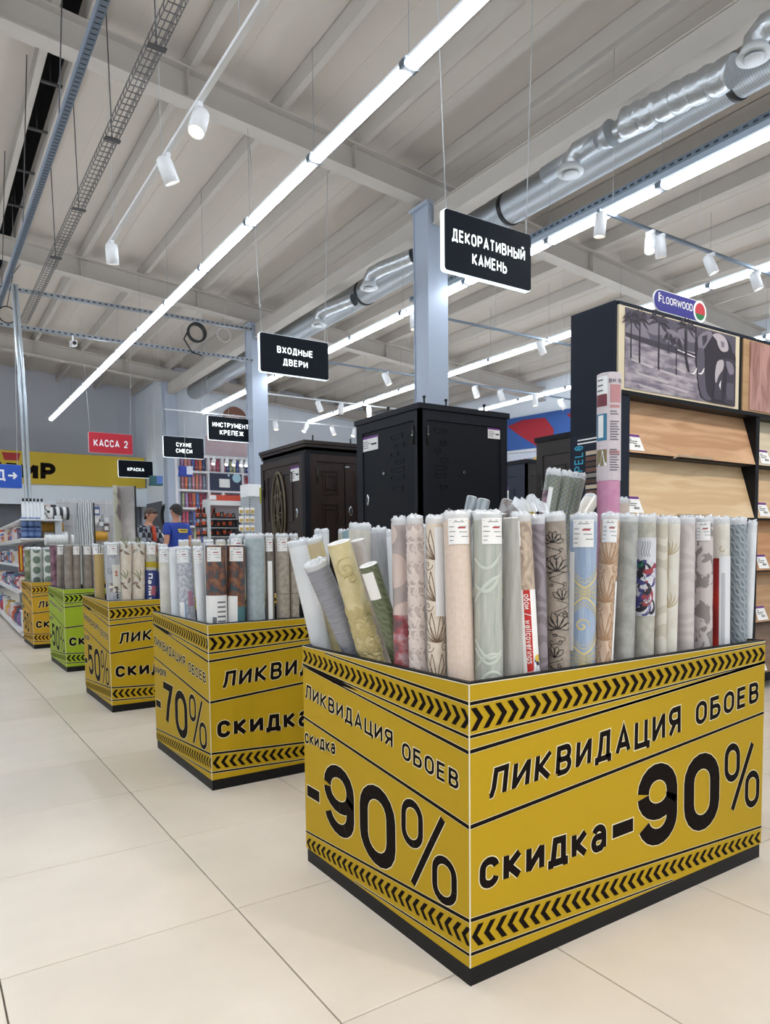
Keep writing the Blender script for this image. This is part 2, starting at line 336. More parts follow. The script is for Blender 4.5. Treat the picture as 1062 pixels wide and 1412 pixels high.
for i in range(-4, 7):
    for j in range(-2, 13):
        if tmesh is None:
            g = G(); h = TS/2-.002; e = .0012
            a = g.add([(-h, -h, -.006), (h, -h, -.006), (h, h, -.006), (-h, h, -.006), (-h, -h, -.001), (h, -h, -.001), (h, h, -.001), (-h, h, -.001),
                       (-h+e, -h+e, 0), (h-e, -h+e, 0), (h-e, h-e, 0), (-h+e, h-e, 0)])
            for k in range(4):
                k2 = (k+1) % 4; g.face((k, k2, 4+k2, 4+k)); g.face((4+k, 4+k2, 8+k2, 8+k))
            g.face((8, 9, 10, 11)); o = g.build('floor_tile', m_tile, floor); tmesh = o
        else:
            o = tmesh.copy(); COL.objects.link(o)
        o.location = (T0X+(i+.5)*TS, T0Y+(j+.5)*TS, 0)
g = G(); g.box(-9, X0-.0016, -5, 25, -.006, 0); g.box(X1+.0016, 15, -5, 25, -.006, 0); g.box(X0, X1, -5, Y0-.0016, -.006, 0); g.box(X0, X1, Y1+.0016, 25, -.006, 0)
g.build('far_paving', m_far, floor)['kind'] = 'stuff'

# walls
m_wall = mat('painted_wall', 'e8eff8', .7, noise=.03, nscale=3)
m_wallg = mat('grey_painted_wall', 'c4c6cf', .7, noise=.03, nscale=2)
def roof(x): return 6.20-.085*x          # underside of the rafters
g = G(); g.box(-9, 6.2, 24, 24.2, 0, 7.6); wl = struct(g.build('wall_back', m_wallg))
g = G(); g.box(6.2, 6.4, 20.6, 24.2, 0, 6.3); struct(g.build('wall_side', m_wall))
g = G(); g.box(6.4, 14.7, 20.4, 20.6, 0, 6.2); struct(g.build('wall_far', m_wall))
g = G(); g.box(14.5, 14.7, -5, 20.4, 0, 5.7); struct(g.build('wall_right', m_wall))
g = G(); g.box(-9.2, -9, -5, 24.2, 0, 7.6); struct(g.build('wall_left', m_wall))
# lobby front: white fascia, grey recess
g = G(); g.box(-9, 6.2, 22.9, 23.0, 2.42, 3.0); struct(g.build('trim_1', mat('fascia', 'e1e8f0', .6)))
g = G(); g.box(-9, 6.15, 23.6, 23.9, 0, 2.42); struct(g.build('wall_lobby', mat('lobby_grey', '7a7d85', .7)))
g = G(); g.box(6.17, 6.2, 21.3, 22.9, 0.02, 2.5); struct(g.build('door_1', mat('door_grey', '64666d', .6)))

# roof
m_deck = mat('roof_panel', 'ccc3b9', .75, noise=.04, nscale=1.5)
m_beam = mat('painted_beam', 'bfb8b0', .6, noise=.04, nscale=3)
m_dark = mat('dark_void', '3c3a3a', .8)
g = G(); g.box(-9, 14.7, -5, 24.2, 7.9, 8.0); ceiling = struct(g.build('ceiling', m_dark))
PX = [-8.2+1.1*k for k in range(8)]; PX = [-6.2, -5.1, -4.0, -2.9, -1.8, -.7, .4, 1.46, 1.72, 2.78, 3.87, 4.96, 6.08, 7.15, 8.25, 9.35, 10.45, 11.55, 12.65, 13.75, 14.7]
zd = lambda x: roof(x)+.56
for a, b in zip([-9]+PX[:-1], PX):
    if a == 1.46: continue
    g = G(); n = g.add([(a+.004, -5, zd(a)), (b-.004, -5, zd(b)), (b-.004, 24.2, zd(b)), (a+.004, 24.2, zd(a)), (a+.004, -5, zd(a)+.1), (b-.004, -5, zd(b)+.1), (b-.004, 24.2, zd(b)+.1), (a+.004, 24.2, zd(a)+.1)])
    for q in ((0, 3, 2, 1), (4, 5, 6, 7), (0, 1, 5, 4), (1, 2, 6, 5), (2, 3, 7, 6), (3, 0, 4, 7)): g.face(q)
    xm = (a+b)/2; r = .006
    g.box(xm-r, xm+r, -5, 24.2, zd(xm)-.004, zd(xm)+.002)      # panel joint cover
    g.build('ceiling_panel', m_deck, ceiling)
for x in PX[:-1]:
    z0 = roof(x)+.35; g = G(); s = -1 if x == 1.46 else 1
    g.box(x-.004, x+.004, -5, 24.2, z0, z0+.2); xa, xb = sorted((x, x+.07*s))
    g.box(xa, xb, -5, 24.2, z0-.001, z0+.008); g.box(xa, xb, -5, 24.2, z0+.19, z0+.2); xe = x+.07*s
    g.box(xe-.003, xe+.003, -5, 24.2, z0, z0+.025)
    g.build('purlin', m_beam, ceiling)
for yc in (2.09, 8.09, 14.1, 20.1):
    g = G()
    def sl(x0, x1, y0, y1, d0, d1):
        n = g.add([(x0, y0, roof(x0)+d0), (x1, y0, roof(x1)+d0), (x1, y1, roof(x1)+d0), (x0, y1, roof(x0)+d0), (x0, y0, roof(x0)+d1), (x1, y0, roof(x1)+d1), (x1, y1, roof(x1)+d1), (x0, y1, roof(x0)+d1)])
        for q in ((0, 3, 2, 1), (4, 5, 6, 7), (0, 1, 5, 4), (1, 2, 6, 5), (2, 3, 7, 6), (3, 0, 4, 7)): g.face([n+i for i in q])
    sl(-9, 14.5, yc-.11, yc+.11, 0, .018); sl(-9, 14.5, yc-.006, yc+.006, .018, .33); sl(-9, 14.5, yc-.11, yc+.11, .33, .348)
    for xs in (.9, 2.76, 4.9, 7.2, 9.35, 11.5): sl(xs-.006, xs+.006, yc-.1, yc+.1, .018, .33)
    g.build('rafter', m_beam, ceiling)
# hangers bridging the roof slot
for y in (5.2, 6.4, 9.4, 10.5, 11.7, 12.9):
    g = G(); g.box(1.46, 1.72, y-.02, y+.02, roof(1.5)+.40, roof(1.5)+.42); g.tube([(1.59, y, roof(1.5)+.41), (1.59, y, roof(1.5)+.75)], .008, 6); g.build('slot_hanger', mat('dark_steel', '4b4a4a', .6), ceiling)
# columns and the beam that joins them
m_col = mat('column_paint', 'aeb8c8', .5, noise=.02, nscale=5)
for yc in (8.09, 14.1, 20.1):
    g = G(); X = 6.14; h = .17
    g.box(X-h, X+h, yc-h, yc-h+.016, 0, 5.62); g.box(X-h, X+h, yc+h-.016, yc+h, 0, 5.62); g.box(X-.006, X+.006, yc-h+.016, yc+h-.016, 0, 5.62); g.box(X-h+.02, X-h+.03, yc-h+.016, yc+h-.016, 0, 5.62)
    g.box(X-.21, X+.21, yc-.21, yc+.21, 5.62, 5.66); g.box(X-.22, X+.22, yc-.22, yc+.22, 0, .02)
    tag(g.build('column', m_col), {8.09: 'white steel column behind the near door stand, nearest of the row', 14.1: 'white steel column behind the sign for entrance doors', 20.1: 'white steel column beside the far wall rack of coloured rolls'}[yc], 'column', None, 'structure')
g = G()
for a, b in ((-5, 8.09-.2), (8.09+.2, 14.1-.2), (14.1+.2, 20.0)):
    g.box(6.03, 6.25, a, b, 5.36, 5.375); g.box(6.03, 6.25, a, b, 5.60, 5.615); g.box(6.05, 6.06, a, b, 5.375, 5.60); g.box(6.22, 6.23, a, b, 5.375, 5.60)
g.build('eaves_beam', m_beam, ceiling)

# ================================================================== CEILING SERVICES
def lamp_row(x, ya, n, z, group, label):
    proto = None
    for k in range(n):
        y = ya - 1.5*k
        if proto is None:
            t = thing('linear_light', 'lit linear luminaire in '+label, 'light', (0, 0, 0), group); h = .742
            g = G(); g.box(-.035, .035, -h, h, .02, .065); g.box(-.05, .05, -h-.004, -h+.02, -.02, .06); g.box(-.05, .05, h-.02, h+.004, -.02, .06); g.build('housing', m_steel_w, t)
            g = G()
            pr = [(-.048, .02), (-.05, -.005), (-.035, -.028), (0, -.036), (.035, -.028), (.05, -.005), (.048, .02)]
            a = g.add([(px, -h+.035, pz) for px, pz in pr]); b = g.add([(px, h-.035, pz) for px, pz in pr])
            for i in range(len(pr)): j = (i+1) % len(pr); g.face((a+i, a+j, b+j, b+i))
            g.face(range(a, a+7)); g.face(list(range(b, b+7))[::-1]); g.build('diffuser', m_tube, t)
            g = G()
            for sx in (-1, 1):
                g.bar((sx*.05, -.75, -.01), (sx*.062, -.75, .04), .02, .012)
            g.box(-.06, .06, -.765, -.735, -.012, .03); g.box(-.066, -.05, -.785, -.715, -.02, .035); g.box(.05, .066, -.785, -.715, -.02, .035); g.tube([(0, -.75, .06), (0, -.75, 1.0)], .002, 5); g.build('joint_clip', m_galv, t)
            proto = t
        else: t = copy_tree(proto)
        t.location = (x, y, z); t['label'] = 'lit linear luminaire, '+od(n-1-k)+' from the near end of '+label
    return proto
lamp_row(.08, 18.75, 16, 4.56, 'luminaires of the row left of the aisle', 'the row left of the view')
lamp_row(-3.1, 18.75, 16, 4.56, 'luminaires of the far left row', 'the far left row')
lamp_row(3.23, 20.25, 17, 4.56, 'luminaires of the long row over the bins', 'the long row over the bins')
lamp_row(6.38, 17.35, 12, 4.56, 'luminaires of the row beside the columns', 'the row past the columns')
lamp_row(9.35, 17.2, 9, 4.56, 'luminaires of the third row', 'the third row')
lamp_row(12.43, 13.6, 7, 4.56, 'luminaires of the fourth row', 'the fourth row')

# track spots
m_lens_w = mat('spot_lens_warm', 'fff0d8', .3, emit=9, ecol='ffdcae')
m_lens_c = mat('spot_lens_neutral', 'fffaf0', .3, emit=6, ecol='fff4e4')
m_hood = mat('spot_hood', 'f4f5f7', .35)
m_blk = mat('black_plastic', '141414', .4)
def spot(p, aim, label, lens='c', r=.055, L=.2, group=None, black=False):
    """p: point on the track; aim: direction the head looks"""
    t = thing('track_spotlight', label, 'spotlight', p, group); a = Vector(aim).normalized()
    g = G(); g.box(-.018, .018, -.05, .05, -.035, .0); g.tube([(0, 0, -.03), (0, 0, -.09)], .012, 8); g.build('track_adapter', m_hood, t)
    c = Vector((0, 0, -.13)); x = a.cross(Vector((0, 0, 1)))
    x = x.normalized() if x.length > .01 else Vector((1, 0, 0)); y = a.cross(x)
    g = G(); n = 20
    prof = [(r*.55, -L*.5), (r*.9, -L*.42), (r, -L*.2), (r, L*.5), (r*.88, L*.5), (r*.84, L*.38)]
    ids = [g.add([c+a*z+(x*math.cos(2*PI*k/n)+y*math.sin(2*PI*k/n))*rr for k in range(n)]) for rr, z in prof]
    for i in range(len(prof)-1):
        for k in range(n): g.face((ids[i]+k, ids[i]+(k+1) % n, ids[i+1]+(k+1) % n, ids[i+1]+k), 0, True)
    g.face([ids[0]+k for k in range(n)][::-1]); g.build('lamp_head', m_blk if black else m_hood, t)
    g = G(); g.poly([c+a*(L*.4)+(x*math.cos(2*PI*k/n)+y*math.sin(2*PI*k/n))*r*.86 for k in range(n)]); g.build('lens', m_lens_w if lens == 'w' else m_lens_c, t)
    return t
def track(name, a, b, label, m=None, w=.034):
    g = G(); g.bar(a, b, w, .03); d = (Vector(b)-Vector(a)).normalized()
    o = g.build(name, m or m_galv); h = G(); n = int((Vector(b)-Vector(a)).length/2)+1
    for i in range(n+1):
        p = Vector(a).lerp(Vector(b), (i+.15)/(n+.3)); h.tube([p, (p.x, p.y, roof(p.x)+.56)], .003, 4)
    h.build('track_hanger', m_wire, o)
    return tag(o, label, 'lighting track')
TZ = 4.5
ordn = ['nearest', 'second', 'third', 'fourth', 'farthest']
TR = [(6.12, 14.3, 5.17), (6.2, 14.3, 8.77), (6.35, 14.3, 11.92), (6.35, 12.4, 14.96), (5.3, 11.5, 17.8)]
for k, (xa, xb, y) in enumerate(TR):
    track('lighting_track', (xa, y, TZ), (xb, y, TZ), f'grey lighting track crossing the hall, {ordn[k]} of the crossing tracks', m_steel_w if k > 2 else m_galv)
spots = [ # px, py, track, aim, lens, label
 (828, 296, 0, (.0, .12, -1), 'w', 'lit white spotlight hanging at the left end of the nearest crossing track'),
 (897, 320, 0, (-.35, -.2, -1), 'c', 'white spotlight aimed left, first of the close pair on the nearest track'),
 (911, 324, 0, (.25, .1, -1), 'w', 'lit white spotlight aimed right, second of the close pair on the nearest track'),
 (980, 350, 0, (.25, -.3, -1), 'c', 'white spotlight above the purple pill sign on the nearest crossing track'),
 (1043, 373, 0, (.2, -.25, -1), 'c', 'white spotlight at the right edge of the view on the nearest track'),
 (571, 432, 1, (.0, 0, -1), 'w', 'lit spotlight at the left end of the second track, left of the near column'),
 (600, 437, 1, (.4, -.2, -1), 'c', 'white spotlight in front of the near column on the second track'),
 (746, 467, 1, (.35, -.2, -1), 'c', 'white spotlight near the flooring stand on the second track'),
 (533, 514, 2, (.35, -.3, -1), 'c', 'white spotlight over the near door stand, left of the column, third track'),
 (656, 533, 2, (.0, -.4, -1), 'c', 'white spotlight right of the near column on the third track'),
 (691, 537, 2, (.4, -.1, -1), 'c', 'white spotlight above the right corner of the near door stand'),
 (345, 539, 3, (-.4, 0, -1), 'c', 'white spotlight by the middle column, aimed left'), (353, 541, 3, (.3, 0, -1), 'w', 'white spotlight by the middle column, aimed right'),
 (440, 552, 3, (.3, -.2, -1), 'c', 'white spotlight over the brown door stand, left one on the fourth track'), (470, 555, 3, (.1, .3, -1), 'c', 'white spotlight over the brown door stand, right one on the fourth track'),
 (509, 560, 3, (-.1, -.2, -1), 'c', 'white spotlight just above the near door stand on the fourth track'),
 (738, 541, 2, (0, -.1, -1), 'c', 'white spotlight left of the flooring stand, straight down, third track'), (775, 546, 2, (.5, -.4, -1), 'c', 'white spotlight left of the flooring stand, tilted, third track'),
 (380, 580, 4, (0, -.3, -1), 'w', 'lit globe-like spotlight left of the brown door stand on the farthest track'), (421, 583, 4, (-.5, -.2, -.8), 'c', 'spotlight above the left corner of the brown door stand on the farthest track'),
 (459, 587, 4, (.2, -.3, -1), 'w', 'lit spotlight above the brown door stand roof on the farthest track'), (488, 590, 4, (-.4, -.2, -.8), 'c', 'spotlight touching the near door stand edge on the farthest track'),
]
for px, py, k, aim, ln, lb in spots:
    p = at(px, py, 1, TR[k][2]); r = .06 if k < 2 else .065
    spot((p.x, TR[k][2], TZ-.015), aim, lb, ln, r, .23 if k < 2 else .26)
# far small spots by the rack
g = G(); 
track('lighting_track', (5.6, 19.2, 3.62), (8.2, 19.2, 3.62), 'short white lighting track in front of the coloured roll rack', m_steel_w)
for i, px in enumerate((312, 322, 339, 294, 332)):
    p = at(px, 610, 1, 19.2); spot((p.x, 19.2, 3.605), (-.3, -.4, -.7), ['first', 'second', 'third', 'fourth', 'fifth'][i]+' small dark-mouthed spotlight before the rack of coloured rolls', 'c', .055, .2)
# aisle track running away from the viewer
track('lighting_track', (2.02, -1, TZ), (2.02, 8.75, TZ), 'white lighting track running along the aisle over the bins', m_white, .045)
for px, py, aim, ln, lb in ((274, 150, (-.35, -.25, -1), 'w', 'lit white spotlight, nearest on the aisle track'), (230, 212, (.45, .1, -1), 'c', 'white spotlight in the middle of the aisle track'), (154, 334, (.1, .25, -1), 'c', 'white spotlight at the far end of the aisle track')):
    p = at(px, py, 0, 2.02); spot((2.02, p.y, TZ-.015), aim, lb, ln, .068, .22)

# perforated channel with hanging rods, wire tray
g = G(); X = 1.2; Z = 4.6; ya, yb = 1.5, 13.8
g.box(X-.03, X-.026, ya, yb, Z-.03, Z+.03); g.box(X+.026, X+.03, ya, yb, Z-.03, Z+.03); g.box(X-.026, X+.026, ya, yb, Z-.03, Z-.026)
ch = g.build('perforated_channel', mat('blue_grey_steel', '7d8ca0', .45, metal=.5, noise=.12, nscale=14)); tag(ch, 'long blue-grey perforated steel channel hung along the aisle', 'cable channel')
g = G(); k = ya+.05
while k < yb:
    g.box(X+.0302, X+.0306, k, k+.03, Z-.008, Z+.008); g.box(X-.02, X+.02, k, k+.012, Z-.0306, Z-.0302); k += .06
g.build('punched_hole', mat('hole_dark', '2c3036', .8), ch)['kind'] = 'stuff'
g = G()
for y in (2.3, 4.5, 6.8, 9.2, 11.5): g.tube([(X, y, Z), (X+.12, y, roof(X)+.5)], .006, 5)
g.build('hanger_rod', mat('rod_steel', '5a5a5c', .5, metal=.6), ch)['kind'] = 'stuff'
g = G(); X = 1.79; Z = 5.0; ya, yb = 1.6, 14.0; rw = .0035
for dx, dz in ((-.06, .06), (-.06, .0), (-.02, 0), (.02, 0), (.06, 0), (.06, .06)): g.box(X+dx-rw, X+dx+rw, ya, yb, Z+dz-rw, Z+dz+rw)
k = ya
while k < yb:
    g.box(X-.06, X+.06, k-rw, k+rw, Z-rw*2.5, Z-rw*.5); g.box(X-.064-rw, X-.062, k-rw, k+rw, Z, Z+.06); g.box(X+.062, X+.064+rw, k-rw, k+rw, Z, Z+.06); k += .1
tray = tag(g.build('wire_cable_tray', mat('tray_wire', '7c7b7c', .45, metal=.6)), 'grey wire mesh cable tray hung from the roof along the aisle', 'cable tray')
for q in ((216, 62), (155, 197), (109, 293), (77, 357)):
    p = at(*q, 0, X); g = G(); g.box(X-.075, X+.075, p.y-.03, p.y+.03, Z-.02, Z-.012); g.tube([(X, p.y, Z-.015), (X-.02, p.y, roof(X)+.4)], .006, 5); g.build('tray_hanger', mat('rod_steel'), tray)
# the two cross rails at the middle column, coil, loops, camera
for z, lb in ((5.49, 'upper of the two grey rails ending at the middle column'), (4.87, 'lower of the two grey rails ending at the middle column, with a cable coil')):
    g = G(); y = 13.85
    g.box(-1, 5.95, y-.03, y-.026, z-.03, z+.03); g.box(-1, 5.95, y-.026, y+.03, z-.03, z-.026); g.box(-1, 5.95, y-.026, y+.03, z+.026, z+.03)
    o = tag(g.build('cross_rail', mat('rail_grey', '9aa0a8', .45, metal=.4)), lb, 'steel rail')
    g = G()
    k = -1
    while k < 5.9: g.box(k, k+.04, y-.0306, y-.0302, z-.012, z+.012); k += .1
    g.build('punched_hole', mat('hole_dark'), o)['kind'] = 'stuff'
def ring(c, r, tr, m, name, label, turns=4, tail=None):
    g = G(); rnd = random.Random(3)
    for i in range(turns):
        rr = r*(1+rnd.uniform(-.05, .05)); oy = rnd.uniform(-tr*2, tr*2)
        g.tube([(c[0]+rr*math.cos(a*PI/12), c[1]+oy, c[2]+rr*math.sin(a*PI/12)) for a in range(24)], tr, 6, closed=True)
    if tail: g.tube(tail, tr*.7, 5)
    return tag(g.build(name, m), label, 'cable')
p = at(271, 459, 1, 13.8); ring(p, .17, .022, mat('black_cable', '1b1b1d', .45), 'cable_coil', 'coil of black cable hanging on the lower cross rail', 5, [p+Vector((-.17, 0, 0)), p+Vector((-.25, 0, -.15)), p+Vector((-.1, 0, -.38)), p+Vector((.1, 0, -.42))])
p = at(309, 462, 1, 13.8); ring(p, .14, .006, m_wire, 'wire_loop', 'thin grey wire loop right of the black coil', 2, [p+Vector((0, 0, .14)), p+Vector((.05, 0, .5)), p+Vector((.05, 0, .55))])
p = at(10, 434, 1, 11.9); ring(p, .12, .008, mat('black_cable'), 'cable_loop', 'loose black cable loop at the left edge', 2, [p+Vector((0, 0, .12)), p+Vector((.1, 0, .6)), p+Vector((.2, 0, .75))])
p = at(102, 470, 1, 13.7); t = thing('security_camera', 'small white security camera under the lower cross rail', 'camera', (p.x, 13.8, 4.84)); g = G(); g.tube([(0, 0, 0), (0, 0, -.08)], .015, 8); g.bar((0, .08, -.13), (0, -.14, -.16), .09, .09); g.build('camera_body', m_white, t); g = G(); g.tube([(0, -.14, -.16), (0, -.155, -.162)], .033, 12); g.build('camera_lens', m_blk, t)
# leaning bundle of silver conduit at the left
g = G(); a = at(20, 392, 1, 10.2); b = at(40, 700, 1, 10.2)
for dx in (-.02, .02): g.tube([a+Vector((dx, 0, 0)), (a+b)/2+Vector((dx*1.2+.01, 0, 0)), b+Vector((dx, 0, -.3))], .02, 8)
g.build('silver_conduit', mat('silver_conduit', 'c9d3da', .3, metal=.7))
tag(bpy.data.objects['silver_conduit'], 'pair of silver conduits hanging down at the left edge', 'conduit')

# ventilation duct
m_foil = pat('spiral_duct', 'wave', '9da2a6', 'b9bec2', 13, sx=.0, sy=1, lo=0, hi=1, rough=.42, coat=0, bump=.12, coord='Object')
m_foil.node_tree.nodes['Principled BSDF'].inputs['Metallic'].default_value = .65
m_foil.node_tree.nodes['Wave Texture'].bands_direction = 'Y'; m_foil.node_tree.nodes['Mapping'].inputs['Scale'].default_value = (1, 1, 1)
m_crush = mat('crumpled_foil', 'bfc3c6', .36, metal=.8, noise=.2, nscale=18, bump=.9)
DX, DZ, DR = 6.64, 5.38, .2
def duct_seg(a, b):
    g = G(); g.tube([(DX, a+(b-a)*i/12, DZ) for i in range(13)], DR, 24, caps=False); return g
duct = thing('ventilation_duct', 'long silver ventilation duct under the roof beside the columns', 'duct', (0, 0, 0))
for a, b in ((-2, 4.0), (4.0, 7.05), (7.05, 10.6), (10.6, 14.5), (14.5, 19.5)):
    duct_seg(a, b).build('duct_section', m_foil, duct)
for y in (4.0, 7.05, 10.6, 14.5):
    g = G(); g.tube([(DX, y-.03, DZ), (DX, y+.03, DZ)], DR+.012, 24); g.build('duct_collar', m_blk, duct)
    g = G(); g.tube([(DX, y, DZ+DR), (DX, y, roof(DX)+.3)], .006, 5); g.build('duct_rod', m_wire, duct)
m_ring = mat('diffuser_ring', 'c9ccce', .45)
def branch(px, py, lab):
    c = at(px, py, 2, 4.88); c = Vector((c.x, c.y, 4.88))
    t = thing('air_branch', lab, 'air outlet', tuple(c)); s = Vector((DX, c.y+.02, DZ))-c
    g = G(); g.tube([(0, 0, .06), (0, 0, .13), (.01, -.08, .19), (.05, -.3, .21), (.12, -.52, .22), (.22, -.82, .24)], [.09, .09, .1, .1, .1, .1], 14, caps=False); g.build('branch_pipe', m_crush, t)
    g = G(); g.lathe([(.06, .02), (.13, 0), (.135, .02), (.11, .05), (.1, .08), (.09, .08)], n=24); g.build('diffuser_ring', m_ring, t)
    g = G(); g.lathe([(.085, -.005), (.06, -.02), (.0, -.02)], n=20); g.build('diffuser_cone', m_ring, t)
branch(787, 240, 'round air outlet on a silver elbow above the decorative stone sign'); branch(1040, 80, 'round air outlet at the top right corner'); branch(509, 198+200, 'round air outlet left of the near column'); branch(440, 449, 'round air outlet above the entrance doors sign')
# thick flexible foil run beside the duct
p1 = at(1010, 100, 2, 5.05); p2 = at(862, 172, 2, 5.05); p3 = at(800, 215, 2, 5.0)
g = G(); rnd = random.Random(5); pts = []; rs = []
for i in range(40):
    f = i/39; p = p1.lerp(p2, f); pts.append((p.x, p.y, 5.06+.01*math.sin(i))); rs.append(.13*(1+.05*rnd.uniform(-1, 1)))
g.tube(pts, rs, 18); tag(g.build('flexible_duct', m_crush), 'crumpled foil flexible duct running beside the main duct', 'duct')
g = G(); p2 = at(858, 175, 2, 5.06); g.tube([p2+Vector((0, .12, 0)), p2+Vector((-.0, .28, 0))], [.13, .09], 18); g.tube([p2+Vector((0, .28, 0)), p2+Vector((-.02, 1.0, -.03))], .085, 16); tag(g.build('duct_reducer', m_foil), 'short silver reducer joining the flexible duct to the elbow', 'duct')
g = G(); g.box(6.86, 6.87, -2, 9.6, 4.98, 5.05); g.box(7.02, 7.03, -2, 9.6, 4.98, 5.05); g.box(6.87, 7.02, -2, 9.6, 4.98, 4.985)
o = tag(g.build('cable_ladder', m_galv), 'grey steel cable channel under the duct', 'cable channel')
g = G(); k = -2
while k < 9.5: g.box(6.855, 6.8595, k, k+.05, 5.005, 5.025); k += .1
g.build('punched_hole', mat('hole_dark'), o)['kind'] = 'stuff'

# ================================================================== HANGING SIGNS
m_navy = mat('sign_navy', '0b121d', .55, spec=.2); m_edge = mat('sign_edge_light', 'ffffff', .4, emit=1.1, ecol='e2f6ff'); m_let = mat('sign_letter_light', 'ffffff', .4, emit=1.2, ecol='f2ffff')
def hang_sign(x0, x1, y, z0, z1, lines, label, name='hanging_sign', body=None, edge=None, let=None, top=6.0, wires=((.04, -.12), (.96, .10)), align=None):
    t = thing(name, label, 'sign', ((x0+x1)/2, y, z0)); w = (x1-x0)/2; h = z1-z0
    body = body or m_navy; edge = edge or m_edge; let = let or m_let
    def rr(x0, x1, z0, z1, r, yy): 
        pts = []
        for cx, cz, a in ((x1-r, z0+r, -90), (x1-r, z1-r, 0), (x0+r, z1-r, 90), (x0+r, z0+r, 180)): pts += [(cx+r*math.cos(math.radians(a+k*22.5)), yy, cz+r*math.sin(math.radians(a+k*22.5))) for k in range(5)]
        return pts
    g = G(); g.prism(rr(-w, w, 0, h, .03, .0), (0, .05, 0)); g.build('light_edge', edge, t)
    g = G(); g.prism(rr(-w+.004, w-.004, .006, h-.004, .028, -.006), (0, .0055, 0)); g.build('sign_face', body, t)
    g = G()
    for txt, cx, cz, ch, tw in lines:
        q = [(cx-tw/2, cz), (cx+tw/2, cz), (cx-tw/2, cz+ch), (cx+tw/2, cz+ch)]
        put_text(g, txt, q, lambda u, v, o: (u-w, -.0065-o, v), .001, 0, .17, .17)
    g.build('sign_lettering', let, t)
    g = G()
    for f, dx in wires: g.tube([(-w+f*2*w, .02, h), (-w+f*2*w+dx, .02, roof(x0)+.56-z0)], .004, 5)
    g.build('suspension_wire', m_wire, t)
    return t
hang_sign(3.81, 4.81, 4.83, 3.325, 3.83, [('ДЕКОРАТИВНЫЙ', .5, .255, .1, .84), ('КАМЕНЬ', .5, .10, .1, .40)], 'black sign for decorative stone, largest in view, in front of the near column')
hang_sign(3.81, 4.81, 8.63, 3.29, 3.79, [('ВХОДНЫЕ', .5, .27, .085, .52), ('ДВЕРИ', .5, .12, .085, .36)], 'black sign for entrance doors, above the brown door stand')
hang_sign(5.12, 6.12, 14.24, 3.27, 3.76, [('ИНСТРУМЕНТ,', .5, .27, .1, .82), ('КРЕПЕЖ', .5, .12, .1, .52)], 'black sign for tools and fasteners, left of the middle column')
hang_sign(5.13, 6.13, 17.39, 3.28, 3.79, [('СУХИЕ', .5, .27, .1, .38), ('СМЕСИ', .5, .12, .1, .4)], 'black sign for dry mixes, left of and behind the tools sign')
hang_sign(5.1, 6.1, 21.8, 3.2, 3.7, [('КРАСКА', .5, .19, .1, .48)], 'small black sign for paint before the yellow banner')
m_red = mat('sign_red', 'b8142c', .5); m_pinkedge = mat('sign_pale_edge', 'e8b8bc', .5); m_wlet = mat('white_letter', 'f2f2f4', .5)
hang_sign(3.56, 4.56, 17.98, 3.36, 3.84, [('КАССА 2', .5, .15, .17, .78)], 'red sign for till 2, left of the black signs', 'till_sign', m_red, m_pinkedge, m_wlet)
y = 13.2; pr = at(31, 674, 1, y); pt = at(31, 643, 1, y)
hang_sign(pr.x-1.5, pr.x, y, pr.z, pt.z+.02, [('ВХОД→', 1.06, .13, .17, .74)], 'blue entrance sign with an arrow at the left edge', 'entrance_sign', mat('sign_blue', '1c50b4', .5), mat('sign_blue_edge', 'c8d8ee', .5), m_wlet)
# yellow banner over the lobby
t = thing('wall_banner', 'wide yellow banner with black letters and a red wedge over the lobby', 'banner', (3, 22.9, 3.0)); m_yel = mat('banner_yellow', 'cdae26', .55, noise=.03, nscale=4)
a = at(0, 620, 1, 22.85)
g = G(); g.box(-9, 3.14, -.06, 0, .0, .92); g.build('banner_panel', m_yel, t)
g = G()
def bu(px, py): p = at(px, py, 1, 22.8); return (p.x-3, p.z-3.0)
MB_ = lambda u, v, o: (u, -.061-o, v)
for ch, xa, xb in (('Т', 5, 26.5), ('И', 29, 53), ('Р', 56, 77)):
    q = [bu(xa, 661 if ch != 'Р' else 663), bu(xb, 663), bu(xa, 637.5), bu(xb, 639)]; put_text(g, ch, q, MB_, .002, 0, .25)
for ch, xa, xb in (('С', -22, 2),): q = [bu(xa, 660), bu(xb, 661), bu(xa, 636), bu(xb, 637)]; put_text(g, 'П', q, MB_, .002, 0, .25)
g.build('banner_lettering', m_print, t)
g = G(); g.poly([MB_(*bu(x, y_), .002) for x, y_ in ((2.5, 623), (28.5, 624.5), (26, 635), (6, 634))]); g.build('red_wedge', mat('banner_red', 'a81c20', .55), t)
# ================================================================== PROMOTION BINS
m_by = mat('bin_yellow', 'bb990d', .6, noise=.02, nscale=10, spec=.3); m_bg = mat('bin_lime', '9cb416', .6, noise=.02, nscale=10); m_bo = mat('bin_amber', 'cb9c10', .6)
BW, BD, BH = 1.212, .814, .698
def chevrons(g, Ta, Tb, Ba, Bb, u0, u1, p, M3, left=False, m=0, off=.0006):
    f = lambda a, b, u: a[1]+(b[1]-a[1])*(u-a[0])/(b[0]-a[0])
    w, s = p*.46, p*.55; u = u0
    while u+w+s < u1+.004:
        a = [(u, 'T'), (u+w, 'T'), (u+w+s, 'M'), (u+s, 'M')]; b = [(u+s, 'M'), (u+w+s, 'M'), (u+w, 'B'), (u, 'B')]
        for q in (a, b):
            pts = []
            for uu, k in q:
                x = uu if not left else (2*u+w+s-uu)
                t, bo = f(Ta, Tb, x), f(Ba, Bb, x); pts.append(M3(x, {'T': t, 'B': bo, 'M': (t+bo)/2}[k], off))
            g.poly(pts, m)
        u += p
